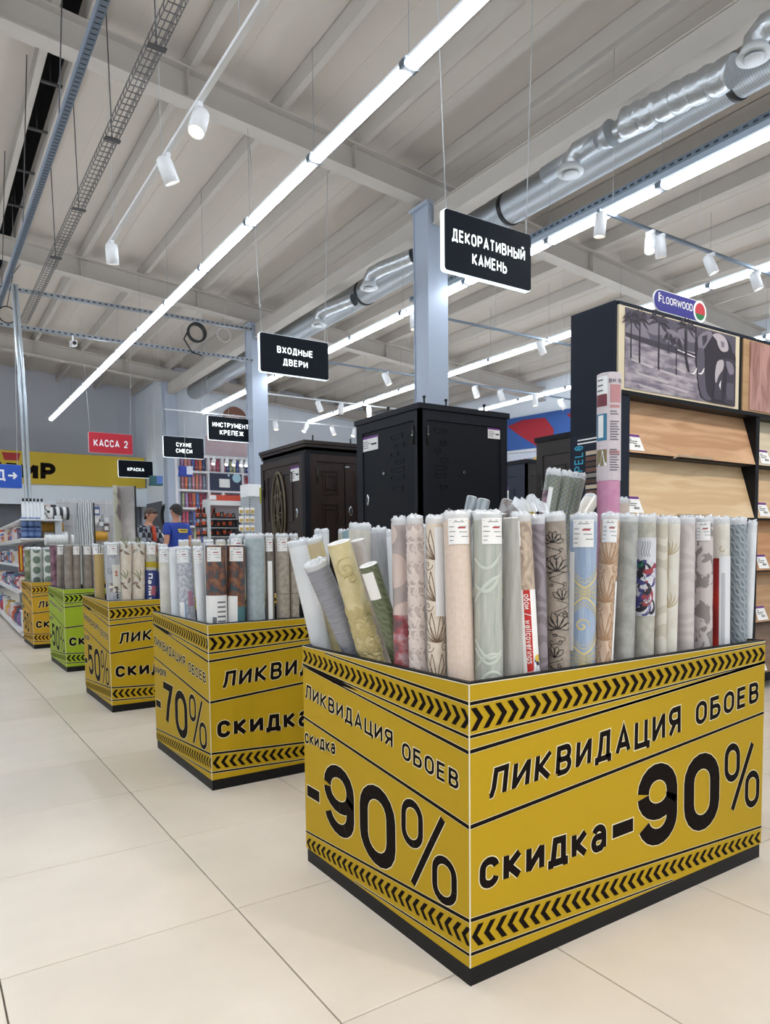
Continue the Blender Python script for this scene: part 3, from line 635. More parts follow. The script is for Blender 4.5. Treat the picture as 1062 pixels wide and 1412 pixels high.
def face_print(parent, M3, W, pct, side, front_word, small=None):
    g = G(); h = G()
    if not side:
        lines = [((0, .655), (W, .690), .008, .004), ((0, .580), (W, .633), .007, .003), ((0, .546), (W, .630), .009, .006), ((0, .374), (W, .470), .010, .008), ((0, .158), (W, .100), .009, .007), ((0, .078), (W*.62, .049), .008, .004)]
        wedge = [(.35, .572), (.62, .592), (W, .636), (W, .628), (.62, .585)]
        top = ((0, .644), (W, .680), (0, .592), (W, .640)); bot = ((0, .144), (W, .084), (0, .092), (W, .050)); p = .0365
    else:
        lines = [((.15, .692), (W, .655), .004, .008), ((0, .642), (W, .579), .003, .007), ((0, .634), (W, .544), .003, .009), ((0, .470), (W, .373), .007, .010), ((0, .098), (W, .156), .006, .009), ((.3, .050), (W, .076), .003, .007)]
        wedge = [(0, .637), (0, .642), (.22, .625), (.34, .608), (.2, .609)]
        top = ((0, .686), (W, .640), (0, .650), (W, .595)); bot = ((0, .080), (W, .140), (0, .046), (W, .096)); p = .0325
    for a, b, wa, wb in lines:
        put_line(g, a, b, wa, wb, M3, .0006, 0); put_line(g, a, b, wa+.0025, wb+.0025, M3, .00025, 1)
    g.poly([M3(u, v, .0006) for u, v in wedge], 0)
    chevrons(g, *top, .004, W, p, M3); chevrons(g, *bot, .004, W, p, M3, left=True)
    g.build('stripe_print', [m_print, m_cream], parent)
    CUR = [G()]; g = CUR[0]
    def T(txt, q, t, gap=.16, g=None):
        g = g or CUR[0]; hh = abs(q[2][1]-q[0][1]); put_text(g, txt, q, M3, .0007, 0, t, gap); put_text(g, txt, q, M3, .0003, 1, t, gap, .005/hh)
    def dash(u0, v0, u1, v1, k):
        g = CUR[0]
        g.poly([M3(u0, v0, .0006), M3(u1, v0+k, .0006), M3(u1, v1+k, .0006), M3(u0, v1, .0006)], 0)
        e = .003; g.poly([M3(u0-e, v0-e, .0003), M3(u1+e, v0+k-e, .0003), M3(u1+e, v1+k+e, .0003), M3(u0-e, v1+e, .0003)], 1)
    if not side:
        if front_word == 'full':
            T('ЛИКВИДАЦИЯ', [(.05, .425), (.778, .466), (.061, .496), (.776, .551)], .19, .2); g.build('title_print', [m_print, m_cream], parent); g = CUR[0] = G(); T('ОБОЕВ', [(.848, .480), (1.179, .510), (.848, .548), (1.179, .575)], .19, .2)
        else: T(front_word, [(.42, .44), (.53, .447), (.42, .50), (.53, .507)], .19)
        g.build('title_print', [m_print, m_cream], parent); g = CUR[0] = G()
        T('скидка', [(.027, .219), (.465, .209), (.030, .316), (.464, .306)], .19, .13)
        g.build('word_print', [m_print, m_cream], parent); g = CUR[0] = G()
        dash(.488, .232, .572, .268, .002)
        T(pct, [(.592, .172), (.975, .160), (.588, .404), (.973, .392)], .2, .13)
        T('%', [(1.0, .182), (1.195, .173), (.998, .402), (1.195, .389)], .1)
    else:
        if front_word == 'full':
            T('ЛИКВИДАЦИЯ', [(.012, .534), (.508, .483), (.016, .580), (.508, .529)], .17, .2); g.build('title_print', [m_print, m_cream], parent); g = CUR[0] = G(); T('ОБОЕВ', [(.55, .468), (.776, .448), (.551, .513), (.777, .492)], .17, .2)
        else:
            T('ЛИКВИДАЦИЯ ОБОЕВ', [(.02, .555), (.7, .492), (.02, .588), (.7, .525)], .17); 
        g.build('title_print', [m_print, m_cream], parent); g = CUR[0] = G()
        T('скидка', [(.006, .388), (.203, .394), (.006, .434), (.204, .440)], .18, .13)
        g.build('word_print', [m_print, m_cream], parent); g = CUR[0] = G()
        dash(.015, .219, .097, .254, 0)
        T(pct, [(.126, .162), (.516, .136), (.130, .367), (.516, .362)], .17, .12)
        T('%', [(.54, .142), (.768, .160), (.545, .374), (.768, .372)], .09)
    g.build('discount_print', [m_print, m_cream], parent)
def make_bin(x0, y0, pct, m, label, word='full'):
    t = thing('promotion_bin', label, 'display bin', (x0, y0, 0), 'cardboard promotion bins in a line'); th = .016
    g = G(); g.box(0, BW, 0, th, .045, BH); p = g.build('front_panel', m, t); face_print(p, lambda u, v, o: (u, -o, v), BW, pct, False, word)
    g = G(); g.box(0, th, th, BD-th, .045, BH); p = g.build('side_panel', m, t); face_print(p, lambda u, v, o: (-o, BD-u, v), BD, pct, True, word)
    g = G(); g.box(BW-th, BW, th, BD-th, .045, BH); g.build('side_panel', m, t)
    g = G(); g.box(0, BW, BD-th, BD, .045, BH); g.build('back_panel', m, t)
    g = G(); q = th
    g.box(q, BW-q, q, q+.002, .052, BH-.001); g.box(q, BW-q, BD-q-.002, BD-q, .052, BH-.001); g.box(q, q+.002, q+.002, BD-q-.002, .052, BH-.001); g.box(BW-q-.002, BW-q, q+.002, BD-q-.002, .052, BH-.001); g.box(q, BW-q, q, BD-q, .046, .052)
    g.build('black_liner', m_black, t)
    g = G(); g.box(.003, BW-.003, .003, BD-.003, 0, .044); g.build('plinth', m_black, t)
    g = G(); mt = mat('pale_edge', 'e6e0c8', .6)
    g.box(-.0012, .0012, -.0012, .0012, .046, BH); g.box(0, BW, -.0007, .0, BH-.0015, BH+.0006); g.box(-.0007, 0, 0, BD, BH-.0015, BH+.0006); g.build('edge_trim', mt, t)
    g = G(); e = BH; g.box(0.001, BW-.001, .001, th, e, e+.004); g.box(.001, BW-.001, BD-th, BD-.001, e, e+.004); g.box(.001, th, th, BD-th, e, e+.004); g.box(BW-th, BW-.001, th, BD-th, e, e+.004); g.build('rim', m_black, t)
    return t
BINS = [(1.017, 1.210), (1.0, 2.851), (.996, 4.634), (1.035, 6.457), (1.016, 8.257)]
make_bin(*BINS[0], '90', m_by, 'yellow promotion bin reading minus 90 percent, nearest and largest')
make_bin(*BINS[1], '70', m_by, 'yellow promotion bin reading minus 70 percent, second in the line')
make_bin(*BINS[2], '50', m_by, 'yellow promotion bin reading minus 50 percent, in front of the lime bin')
make_bin(*BINS[3], '50', m_bg, 'lime green promotion bin reading minus 50 percent', 'П')
make_bin(*BINS[4], '50', m_bo, 'yellow promotion bin farthest down the line, beside the grocery shelving'.replace('grocery ', ''))

# ================================================================== WALLPAPER ROLLS
m_ink = mat('black_ink', '1c1a1a', .5); m_inkred = mat('red_ink', 'b82020', .5); m_lab = mat('price_label_paper', 'f4f3f1', .45)
def cyl(r, u, v, o=0): a = u/r; return ((r+o)*math.sin(a), -(r+o)*math.cos(a), v)
def patch(g, r, u0, u1, v0, v1, m=0, o=.0012, n=8):
    for i in range(n):
        a = u0+(u1-u0)*i/n; b = u0+(u1-u0)*(i+1)/n
        g.face([g.add([cyl(r, a, v0, o), cyl(r, b, v0, o), cyl(r, b, v1, o), cyl(r, a, v1, o)])+k for k in range(4)], m, True, [(a, v0), (b, v0), (b, v1), (a, v1)])
def cstrip(g, r, pl, w, m=0, o=.0008, relief=0):
    n = len(pl); ws = w if isinstance(w, list) else [w]*n; L = []
    for i in range(n):
        a = Vector(pl[max(i-1, 0)]); b = Vector(pl[min(i+1, n-1)]); d = (b-a)
        if d.length < 1e-7: d = Vector((1, 0))
        d.normalize(); nn = Vector((-d.y, d.x))*ws[i]/2; p = Vector(pl[i])
        if relief: L.append((p+nn, p, p-nn))
        else: L.append((p+nn, p-nn))
    ids = []
    for q in L:
        pts = []
        for k, p in enumerate(q):
            u = max(-r*2.2, min(r*2.2, p.x)); pts.append(cyl(r, u, p.y, o+(relief if (relief and k == 1) else 0)))
        ids.append(g.add(pts))
    c = len(L[0])
    for i in range(n-1):
        for k in range(c-1): g.face((ids[i]+k, ids[i]+k+1, ids[i+1]+k+1, ids[i+1]+k), m, True)
def disc(g, r, cx, cy, R, m=0, o=.0007):
    n = 44
    for j in range(n):
        v0 = cy-R+2*R*j/n; v1 = cy-R+2*R*(j+1)/n; h = math.sqrt(max(0, R*R-((v0+v1)/2-cy)**2)); a = max(-r*1.6, cx-h); b = min(r*1.6, cx+h)
        if b > a: patch(g, r, a, b, v0, v1, m, o, 6)
def volute(cx, cy, R, rot, sgn, turns=1.35, n=18):
    pl = []
    for i in range(n+1):
        f = i/n; a = rot+sgn*f*turns*2*PI; rr = R*(1-f)**1.1+R*.08; pl.append((cx+rr*math.cos(a), cy+rr*math.sin(a)))
    return pl
def taper(n, w): return [w*(.25+.75*math.sin(PI*min(1, (i+1)/(n+1)))**.7) for i in range(n)]
def leaf(g, r, x, y, L, ang, w, m, o, relief=0, n=8):
    pl = [(x+math.cos(ang+.5*f/n)*L*f/n, y+math.sin(ang+.5*f/n)*L*f/n) for f in range(n+1)]
    cstrip(g, r, pl, [w*math.sin(PI*(i+.3)/(n+.9)) for i in range(n+1)], m, o, relief)
def decor_volutes(g, r, L, v0, v1, R, w, relief, rnd, m=0):
    v = v0; k = 0
    while v < v1:
        s = 1 if k % 2 else -1
        for cx in (-r*1.0, r*.05, r*1.0):
            p = volute(cx+s*R*.3, v, R, s*.6, s); cstrip(g, r, p, taper(len(p), w), m, .0006, relief)
            p = volute(cx-s*R*.6, v+R*.9, R*.55, 2.2, -s, 1.1); cstrip(g, r, p, taper(len(p), w*.8), m, .0006, relief)
            for a in (.3, 1.0, 1.7): leaf(g, r, cx+s*R*.2, v+R*.9, R*1.3, PI/2+s*(a-.6), w*1.6, m, .0006, relief)
        v += R*2.1; k += 1
def decor_outline(g, r, L, v0, v1, rnd, w=.0018, m=0):
    v = v0
    while v < v1:
        for s in (-1, 1):
            for j in range(4):
                a = .25+j*.38; Ln = .05+.012*j
                pl = []
                for i in range(13):
                    f = i/12; pl.append((s*(Ln*math.sin(a)*f+.010*math.sin(PI*f)), v+Ln*math.cos(a)*f*1.5))
                cstrip(g, r, pl, w, m); pl2 = [(x-s*.011*math.sin(PI*i/12), y+.004*math.sin(PI*i/12)) for i, (x, y) in enumerate(pl)]; cstrip(g, r, pl2, w, m)
            p = volute(s*.022, v-.012, .014, 0, s); cstrip(g, r, p, w, m)
        v += .1
def decor_callig(g, r, L, v0, v1, rnd, m=0):
    v = v0
    while v < v1:
        cx = rnd.uniform(-.012, .012); k = rnd.randint(4, 6); R = rnd.uniform(.018, .03)
        for j in range(k):
            a = PI/2+(j-(k-1)/2)*.55; pl = []
            for i in range(11):
                f = i/10; b = a+.9*math.sin(PI*f)*.35; pl.append((cx+R*1.5*f*math.cos(b), v+R*1.5*f*math.sin(b)))
            cstrip(g, r, pl, taper(11, .0024), m)
            pl = [(cx+R*1.5*(i/10)*math.cos(a-.35*math.sin(PI*i/10)), v+R*1.5*(i/10)*math.sin(a-.35*math.sin(PI*i/10))) for i in range(11)]
            cstrip(g, r, pl, taper(11, .0018), m)
        pl = [(cx+.02*math.sin(i*.7+v*30), v-.004*i) for i in range(12)]; cstrip(g, r, pl, .0015, m)
        for j in range(3):
            p = volute(cx+rnd.uniform(-.02, .02), v-rnd.uniform(.01, .04), rnd.uniform(.005, .009), rnd.uniform(0, 6), 1, 1.1, 12); cstrip(g, r, p, .0016, m)
        v += .072
def decor_medal(g, r, L, v0, v1, rnd):
    v = v0; k = 0
    while v < v1:
        for s in (-1, 1):
            for o_, w in ((0, .006), (.012, .002), (.02, .0015)):
                cstrip(g, r, [(-.05+.1*i/14, v+s*(.012+o_+.09*abs(i/14-.55)**1.4*1.4)) for i in range(15)], w, 0, .0006+.0001*(w < .005))
        for i in range(26):
            x = -.045+.09*i/26; hh = .012+.09*abs((x+.05)/.1-.55)**1.4*1.2
            for j in (-1, 0, 1): p = volute(x, v+j*hh*.45, .0045, i, 1 if i % 2 else -1, 1, 8); cstrip(g, r, p, .0012, 0)
        if k % 2 == 0:
            for s in (-1, 1): p = volute(.0, v+s*.085, .018, 0, s); cstrip(g, r, p, taper(len(p), .005), 0)
        v += .17; k += 1
def decor_print(g, r, v0, v1, rnd, mats, n=34, ua=-1.3, ub=.6):
    """a printed picture of loose coloured ribbons"""
    for i in range(n):
        x = rnd.uniform(r*ua, r*ub); y = v0+(v1-v0)*((i*.618) % 1); a = rnd.uniform(-.7, .7); Ln = rnd.uniform(.02, .05)
        pl = [(max(-r*1.25, min(r*1.25, x+Ln*math.cos(a+1.2*k/8)*k/8)), max(v0+.003, min(v1-.003, y+Ln*math.sin(a+1.2*k/8)*k/8))) for k in range(9)]
        cstrip(g, r, pl, taper(9, rnd.uniform(.006, .02)), rnd.choice(mats), .0016+.00004*i)
def price(parent, r, L, u=0, w=None, h=.06, dv=.008):
    w = w or min(r*1.55, .06); g = G(); v1 = L-dv; v0 = v1-h
    patch(g, r, u-w/2, u+w/2, v0, v1, 0, .0018)
    for k, (a, b, vv, m) in enumerate(((.1, .9, .9, 1), (.25, .75, .84, 1), (.06, .3, .66, 1), (.06, .34, .48, 1), (.5, .85, .66, 1), (.45, .8, .60, 2), (.5, .9, .46, 1), (.06, .28, .3, 1), (.06, .24, .14, 1), (.6, .95, .28, 1))):
        patch(g, r, u-w/2+w*a, u-w/2+w*b, v0+h*vv, v0+h*(vv+(.02 if m == 1 else .05)), m, .0021, 3)
    g.build('price_label', [m_lab, m_ink, m_inkred], parent)
roll_count = 0
def roll(top, rimx, w, plane, m, label, cat='wallpaper roll', group=None, end='film', pr=True, inserts=(), decor=None, dcol=None, zb=.053, rimz=.698, base=None, axis_pts=None, rr=None, seg=26, clamp=1, pu=0, ph=.06, lean=None, zb2=None, minL=None):
    """a roll whose near top edge is seen at `top` and which crosses the bin's rim at column rimx; plane = (axis index, front value)"""
    global roll_count; roll_count += 1; rnd = random.Random(roll_count*13)
    ax, val = plane; p0 = at(top[0], top[1], ax, val); r = rr or w/2*depth(p0)/F_PX
    val += r; pt = at(top[0], top[1], ax, val)
    pr_ = on_line(rimx, ax, val, rimz); d = pt-pr_
    b = pr_ - d*((rimz-zb)/d.z)
    if clamp:
        bx, by = BINS[int(clamp)-1]; m_ = .017
        b.x = max(bx+m_+r, min(bx+BW-m_-r, b.x)); b.y = max(by+m_+r, min(by+BD-m_-r, b.y)); d = pt-b
    Ln = (pt-b).length
    z = d.normalized(); sn = math.sqrt(max(0, 1-z.z*z.z)); 
    b = b+z*(r*sn)*1.0; Ln -= r*sn
    tc = (CP-b); y = -(tc - z*tc.dot(z)).normalized(); x = y.cross(z)
    t = thing('wallpaper_roll' if cat == 'wallpaper roll' else cat.replace(' ', '_'), label, cat, (0, 0, 0), group)
    t.matrix_world = Matrix(((x.x, y.x, z.x, b.x), (x.y, y.y, z.y, b.y), (x.z, y.z, z.z, b.z), (0, 0, 0, 1)))
    g = G(); K = 10
    for k in range(K):
        for i in range(seg):
            a0 = -PI+2*PI*i/seg; a1 = -PI+2*PI*(i+1)/seg; v0 = Ln*k/K; v1 = Ln*(k+1)/K
            g.face([g.add([cyl(r, a0*r, v0), cyl(r, a1*r, v0), cyl(r, a1*r, v1), cyl(r, a0*r, v1)])+q for q in range(4)], 0, True, [(a0*r, v0), (a1*r, v0), (a1*r, v1), (a0*r, v1)])
    g.face([g.add([cyl(r, (-PI+2*PI*i/seg)*r, 0) for i in range(seg)])+q for q in range(seg)][::-1], 0)
    g.build('paper_sheet', m, t)
    g = G()
    prof = [(r, Ln), (r*.9, Ln+.002), (r*.42, Ln), (r*.38, Ln-.02), (r*.36, Ln-.06), (.0, Ln-.06)]
    g.lathe(prof, n=seg, caps=False); g.build('paper_core', m_core, t)
    if end == 'film':
        g = G(); n = 22; ids = []
        for rf, zz, am in ((1.012, -.012, .000), (1.025, .000, .0008), (1.0, .004, .0022), (.78, .008, .0045), (.45, .005, .005), (.1, .003, .003)):
            ids.append(g.add([((r*rf+rnd.uniform(-am, am))*math.cos(2*PI*k/n), (r*rf+rnd.uniform(-am, am))*math.sin(2*PI*k/n), Ln+zz+rnd.uniform(-am, am*1.6)) for k in range(n)]))
        for i in range(5):
            for k in range(n): g.face((ids[i]+k, ids[i]+(k+1) % n, ids[i+1]+(k+1) % n, ids[i+1]+k), 0, i < 2)
        g.build('film_end', m_film, t)
    if pr: price(t, r, Ln, pu, h=ph)
    for (u0, u1, va, vb, mm, nm) in inserts:       # fractions of r, and metres measured down from the top
        g = G(); patch(g, r, u0*r, u1*r, Ln-vb, Ln-va, 0, .0014); g.build(nm, mm, t)
    if decor:
        g = G(); decor(g, r, Ln, rnd); g.build('raised_pattern' if dcol and not isinstance(dcol, list) and dcol.name.startswith('relief') else 'printed_pattern', dcol, t)
    return t, r, Ln
# paper materials
P = {}
def pm(k, *a, **b): P[k] = pat('paper_'+k, *a, **b); return P[k]
pm('greypink', 'noise', 'a89b98', 'b5a8a4', 20)
pm('pinkdamask', 'noise', 'c0b0aa', 'c9bab3', 60, bump=.1)
pm('cream', 'noise', 'd9cbb8', 'e4d8c8', 30)
pm('peach', 'noise', 'd8c3b2', 'dccabb', 90, bump=.3)
pm('sage', 'streak', 'a5aba2', 'bdbfb6', 14, sx=6, sy=.6, lo=.35, hi=.65)
pm('plaingrey', 'streak', 'a3a29c', 'b4b2ab', 16, sx=6, sy=.6)
pm('crackle', 'noise', '9b8878', 'cdb9a3', 22, sx=1.3, sy=.8, lo=.36, hi=.62, dist=2.5, bump=.7)
pm('mauve', 'damask', '7d747a', '928890', 26, sx=1, sy=.6)
pm('taupe', 'noise', '95897d', 'a3978a', 50)
pm('blue', 'streak', '8ea3c0', 'a7b8cf', 12, sx=5, sy=.5)
pm('tan', 'magic', 'c7a68a', 'dcc2a8', 16, sx=1.5, sy=.8, lo=.3, hi=.7)
pm('concrete', 'noise', '999a95', 'b0b0aa', 26)
pm('stone', 'noise', 'b3b0a3', 'c8c5b8', 40)
pm('leafy', 'damask', 'c9c2b0', 'dcd6c8', 16, sx=1, sy=.5)
pm('ivory', 'noise', 'd8d2c4', 'e4dfd4', 20)
pm('lilac', 'damask', 'c6bcb8', 'd0c8c4', 14)
pm('camo', 'noise', '8a8280', 'cfc5c2', 24, sx=1, sy=.8, lo=.47, hi=.5, dist=1.5, bump=.1)
pm('red', 'noise', '8e1a14', 'b82a1c', 6)
pm('teal', 'noise', '7f9aa6', '8fa9b2', 10)
pm('bluegrey', 'magic', '5f6d78', 'a3adb2', 34, sx=1.2, sy=.8, lo=.2, hi=.8, bump=.6)
pm('greyblue', 'streak', '80838f', '9a9ca6', 20, sx=.8, sy=14, lo=.35, hi=.65)
pm('custard', 'noise', 'd3c491', 'ddd0a4', 30)
pm('green', 'magic', '47533a', '6b7455', 30, lo=.2, hi=.8)
pm('white', 'noise', 'dfe3e6', 'eceef0', 8)
pm('greysilk', 'streak', 'a6a7ac', 'bdbec2', 12, sx=4, sy=.6)
pm('olive', 'check', '8c8868', '66767c', 130, lo=.45, hi=.55)
pm('silver', 'streak', '8f999e', 'b7c0c4', 18, sx=5, sy=.4); pm('brownmetal', 'streak', '7f7570', '9f9690', 18, sx=5, sy=.4)
pm('pink', 'noise', 'd58db0', 'db98b8', 30)
m_sheetw = mat('white_insert', 'e6e7ea', .5); m_relw = mat('relief_sage', 'c3cabf', .5); m_relp = mat('relief_pink', 'dccfc8', .5); m_relc = mat('relief_custard', 'c9b985', .5)
m_brown = mat('brown_print_line', '6e5644', .5); m_gold = mat('gold_print', 'd9c88f', .5); m_tanl = mat('tan_print_line', 'b08a68', .5); m_palm = mat('palm_print', 'c0ad8a', .5)
C3 = [mat('print_violet', '4d4a86', .4), mat('print_dark', '2c2a34', .4), mat('print_white', 'dcdce2', .4), mat('print_green', '2f7a62', .4), mat('print_red', 'a84048', .4), mat('print_yellow', 'd8b83a', .4)]
L1 = (0, 1.017+.022); F1 = (1, 1.210+.022)
B1 = 'wallpaper rolls in the minus 90 percent bin'
def nb(v): return v
# --- left side, vertical ones (from the green roll to the corner)
t, r, Ln = roll((550, 718), 554, 21, L1, P['greypink'], 'grey and pink roll with large circles and a red flower print near its foot', group=B1, pr=False, decor=lambda g, r, L, rnd: [disc(g, r, x, L-v, R) for x, v, R in ((-.02, .13, .045), (.022, .27, .06), (-.035, .035, .03))], dcol=mat('disc_pink_print', 'd2c0b8', .5),
     inserts=((-1.35, 1.35, .245, .42, pat('photo_band', 'noise', '6a4a4e', 'b79aa0', 26, lo=.35, hi=.6, c3='a24a50'), 'photo_insert'),))
roll((572, 716), 577, 24, L1, P['pinkdamask'], 'pinkish grey roll with raised pale scrolls, left of the brown-outlined one', group=B1, pr=False, decor=lambda g, r, L, rnd: decor_volutes(g, r, L, .62, L-.03, .026, .006, .0015, rnd), dcol=m_relp)
roll((600, 716), 603, 27, L1, P['cream'], 'cream roll with brown-outlined leaves and a white paper sheet tucked over it', group=B1, pr=False, decor=lambda g, r, L, rnd: decor_outline(g, r, L, .62, L-.06, rnd), dcol=m_brown, inserts=((-.05, 1.5, .02, .235, m_sheetw, 'paper_insert'),))
roll((630, 711), 636, 39, L1, P['peach'], 'plain peach roll at the corner of the nearest bin', group=B1, pu=.004)
# --- front row
def red_label(g, r, L, rnd):
    patch(g, r, -r*.85, r*1.2, L-.45, L-.175, 0, .0014); patch(g, r, -r*.25, r*.42, L-.45, L-.175, 1, .0017)
    q, w = text_quads('обои / wallcoverings  10.65М', .13, .16); s = .0135; v1 = L-.185; k = .24/w
    for f in q: g.poly([cyl(r, -r*.2+p.y*s, v1-p.x*k, .0026) for p in f], 0)
    decor_print(g, r*1.0, L-.44, L-.34, rnd, [2, 3, 4, 7], 9, .45, .8)
    for i in range(6):
        a = i; 
def filt(fn):
    return fn
roll((672, 710), 674, 41, F1, P['sage'], 'sage green roll with raised wavy strokes, right of the peach corner roll', group=B1, pu=.014,
     decor=lambda g, r, L, rnd: [cstrip(g, r, pl, taper(len(pl), .009), 0, .0006, .0016) for pl in ([(-.035+.07*i/14, L-v+s*.03*math.sin(PI*i/14)+k*.02*i/14) for i in range(15)] for v, s, k in ((.10, -1, .6), (.16, -1, 1.4), (.20, .4, 3), (.29, -1, -1.2), (.31, -1, -.6), (.36, .6, 1.6), (.42, 1, 2.2)))], dcol=m_relw)
roll((707, 715), 707, 27, (1, F1[1]+.012), P['plaingrey'], 'plain warm grey roll behind the one with the red wallcoverings label', group=B1, pr=False, end='plain')
roll((719, 712), 731, 27, F1, P['crackle'], 'beige crackled roll with a red wallcoverings label', group=B1, pr=False, decor=red_label, dcol=[m_lab, mat('label_red', 'c02a26', .45)]+C3, inserts=((-1.4, -.2, .01, .07, m_lab, 'price_label'),))
roll((742, 716), 747, 19, (1, F1[1]+.02), P['mauve'], 'dusky mauve roll between the crackled and the black-flowered rolls', group=B1, pr=False)
roll((765, 712), 772, 30, F1, P['taupe'], 'taupe roll with black ink flowers and script', group=B1, pr=False, decor=lambda g, r, L, rnd: decor_callig(g, r, L, .6, L-.06, rnd), dcol=m_ink)
roll((805, 713), 802, 38, F1, P['blue'], 'blue roll with gold lace medallions and a white strip', group=B1, ph=.07, decor=lambda g, r, L, rnd: decor_medal(g, r, L, .66, L-.11, rnd), dcol=m_gold, inserts=((-1.15, -.62, .09, .345, m_lab, 'barcode_strip'),))
roll((842, 713), 832, 26, F1, P['tan'], 'tan roll with pale scrolling leaves, right of the blue medallion roll', group=B1, decor=lambda g, r, L, rnd: decor_outline(g, r, L, .6, L-.1, rnd, .0022), dcol=m_tanl, inserts=((.9, 1.25, .17, .40, m_lab, 'paper_insert'),))
roll((866, 714), 860, 28, F1, P['concrete'], 'concrete grey roll right of the tan scroll roll', group=B1, pr=False)
def vpic(g, r, L, rnd):
    patch(g, r, -r*1.4, r*1.4, L-.27, L-.055, 2, .0014); decor_print(g, r, L-.27, L-.12, rnd, [0, 1, 0, 2, 0, 2, 3, 4, 1])
    for i in range(4): cstrip(g, r, [(-.008+.006*i+.002*math.sin(k), L-.065-.006*k) for k in range(8)], .001, 1, .0022)
roll((891, 714), 888, 27, F1, P['stone'], 'stone coloured roll with a violet and white picture band', group=B1, pr=False, decor=vpic, dcol=C3)
roll((913, 716), 911, 16, (1, F1[1]+.006), P['leafy'], 'narrow beige roll with faint leaves beside the violet picture roll', group=B1, pr=False)
def palms(g, r, L, rnd):
    for v, s in ((L-.10, 1), (L-.42, 1), (L-.25, -1)):
        for a in range(7): leaf(g, r, -.008, v, .045, .2+a*.33, .004, 0, .0006)
        cstrip(g, r, [(-.008, v), (-.006, v-.07)], .002, 0)
roll((927, 717), 922, 22, F1, P['ivory'], 'ivory roll printed with thin tan palm leaves', group=B1, pr=False, decor=palms, dcol=m_palm)
roll((947, 716), 945, 23, F1, P['lilac'], 'pale lilac roll left of the grey camouflage-like one', group=B1, pr=False)
roll((971, 716), 970, 24, F1, P['camo'], 'grey leaf-blotched roll with a crumpled price label', group=B1, ph=.055, pu=-.002)
def redp(g, r, L, rnd):
    patch(g, r, -r*1.5, -.12*r, L-.46, L-.115, 0, .0014); patch(g, r, -.12*r, r*1.5, L-.46, L-.11, 1, .0016)
    patch(g, r, .1*r, r*.5, L-.38, L-.16, 3, .002, 2); cstrip(g, r, volute(.008, L-.09, .012, 2, 1, .7), .003, 2)
roll((994, 717), 993, 24, F1, P['ivory'], 'beige roll half covered by a red sheet and a white strip', group=B1, pr=False, decor=redp, dcol=[P['red'], m_sheetw, m_palm, mat('faint_grey_print', 'c3c4c8', .5)])
roll((1018, 718), 1018, 23, F1, P['bluegrey'], 'blue-grey roll with marbled damask at the right end', group=B1, pr=False)
roll((1038, 722), 1036, 12, (1, F1[1]+.02), P['white'], 'thin white roll at the right end of the front row', group=B1, pr=False)
# --- leaning rolls on the left
LY = lambda px: (1, on_line(px, 0, 1.075, .698).y-.03)
roll((410, 748), 439, 28, LY(439), P['white'], 'glossy white film-wrapped roll leaning at the far left of the nearest bin', group=B1, pr=False, minL=1)
roll((435, 777), 489, 34, LY(489), P['greyblue'], 'grey-blue ribbed roll leaning left, shorter than its neighbours', group=B1, pr=False)
roll((467, 748), 512, 34, LY(512), P['custard'], 'cream yellow leaning roll with raised baroque scrolls', group=B1, pr=False, end='plain', decor=lambda g, r, L, rnd: (decor_volutes(g, r, L, .55, L-.22, .026, .009, .003, rnd), [cstrip(g, r, p, taper(len(p), .009), 0, .0006, .003) for p in (volute(.0, L-.07, .03, 1, 1, 1.6), volute(.006, L-.10, .018, 3, -1, 1.2))]), dcol=m_relc)
LB = lambda px, d: (1, LY(px)[1]+d)
roll((508, 779), 552, 27, LB(552, .03), P['green'], 'dark green leaning roll with a white end and small label', group=B1, end='plain', pr=False, inserts=((-1.1, .2, .015, .09, m_lab, 'price_label'),))
roll((430, 745), 464, 30, LB(464, .11), P['custard'], 'pale roll with a buff framed panel, behind the white leaning roll', group=B1, pr=False, inserts=((-1.0, .9, .01, .30, mat('buff_panel', 'cdbb93', .5), 'framed_panel'),))
roll((493, 745), 530, 20, LB(530, .13), P['lilac'], 'whitish leaning roll behind the baroque cream one', group=B1, pr=False, end='plain')
roll((487, 733), 500, 33, (0, L1[1]+.26), P['teal'], 'teal roll standing behind the leaning rolls', group=B1, pr=False, end='plain')
roll((520, 732), 534, 28, (0, L1[1]+.20), P['greysilk'], 'silky grey roll behind the green leaning roll', group=B1, pr=False)
roll((539, 735), 549, 14, (0, L1[1]+.17), P['white'], 'narrow clear-wrapped pale roll beside the circles roll', group=B1, pr=False)
# --- rolls lying or leaning on top behind the front row
def lean(top, low, w, y, m, label, **k):
    """a roll seen from top centre to a lower point, continued down to the bin floor"""
    a = at(*top, 1, y); b = at(*low, 1, y); d = a-b; p = b-d*((b.z-.06)/d.z)
    p.x = max(1.09, min(2.15, p.x)); k.setdefault('end', 'plain'); k.setdefault('pr', False)
    q = p+(a-p)*((.698-.053)/(a.z-.053)); rx = proj(q)[0]
    return roll((top[0], top[1]), rx, w, (1, y), m, label, group=B1, **k)
lean((651, 686), (640, 706), 15, 1.62, P['silver'], 'silver leaning roll, left of the silver pair'); lean((667, 690), (656, 709), 18, 1.56, P['silver'], 'silver leaning roll, right of the silver pair')
lean((700, 691), (690, 708), 17, 1.62, P['brownmetal'], 'brownish metallic roll, left of its pair'); lean((716, 694), (706, 711), 17, 1.555, P['brownmetal'], 'brownish metallic roll, right of its pair')
lean((764, 652), (756, 700), 22, 1.50, P['olive'], 'olive checked roll, left of the bundle of three', inserts=((-1.2, -.3, .06, .26, pat('dark_photo', 'noise', '4a3a48', '98707c', 30), 'photo_insert'), (-.3, .2, .05, .27, m_lab, 'paper_insert')), end='film')
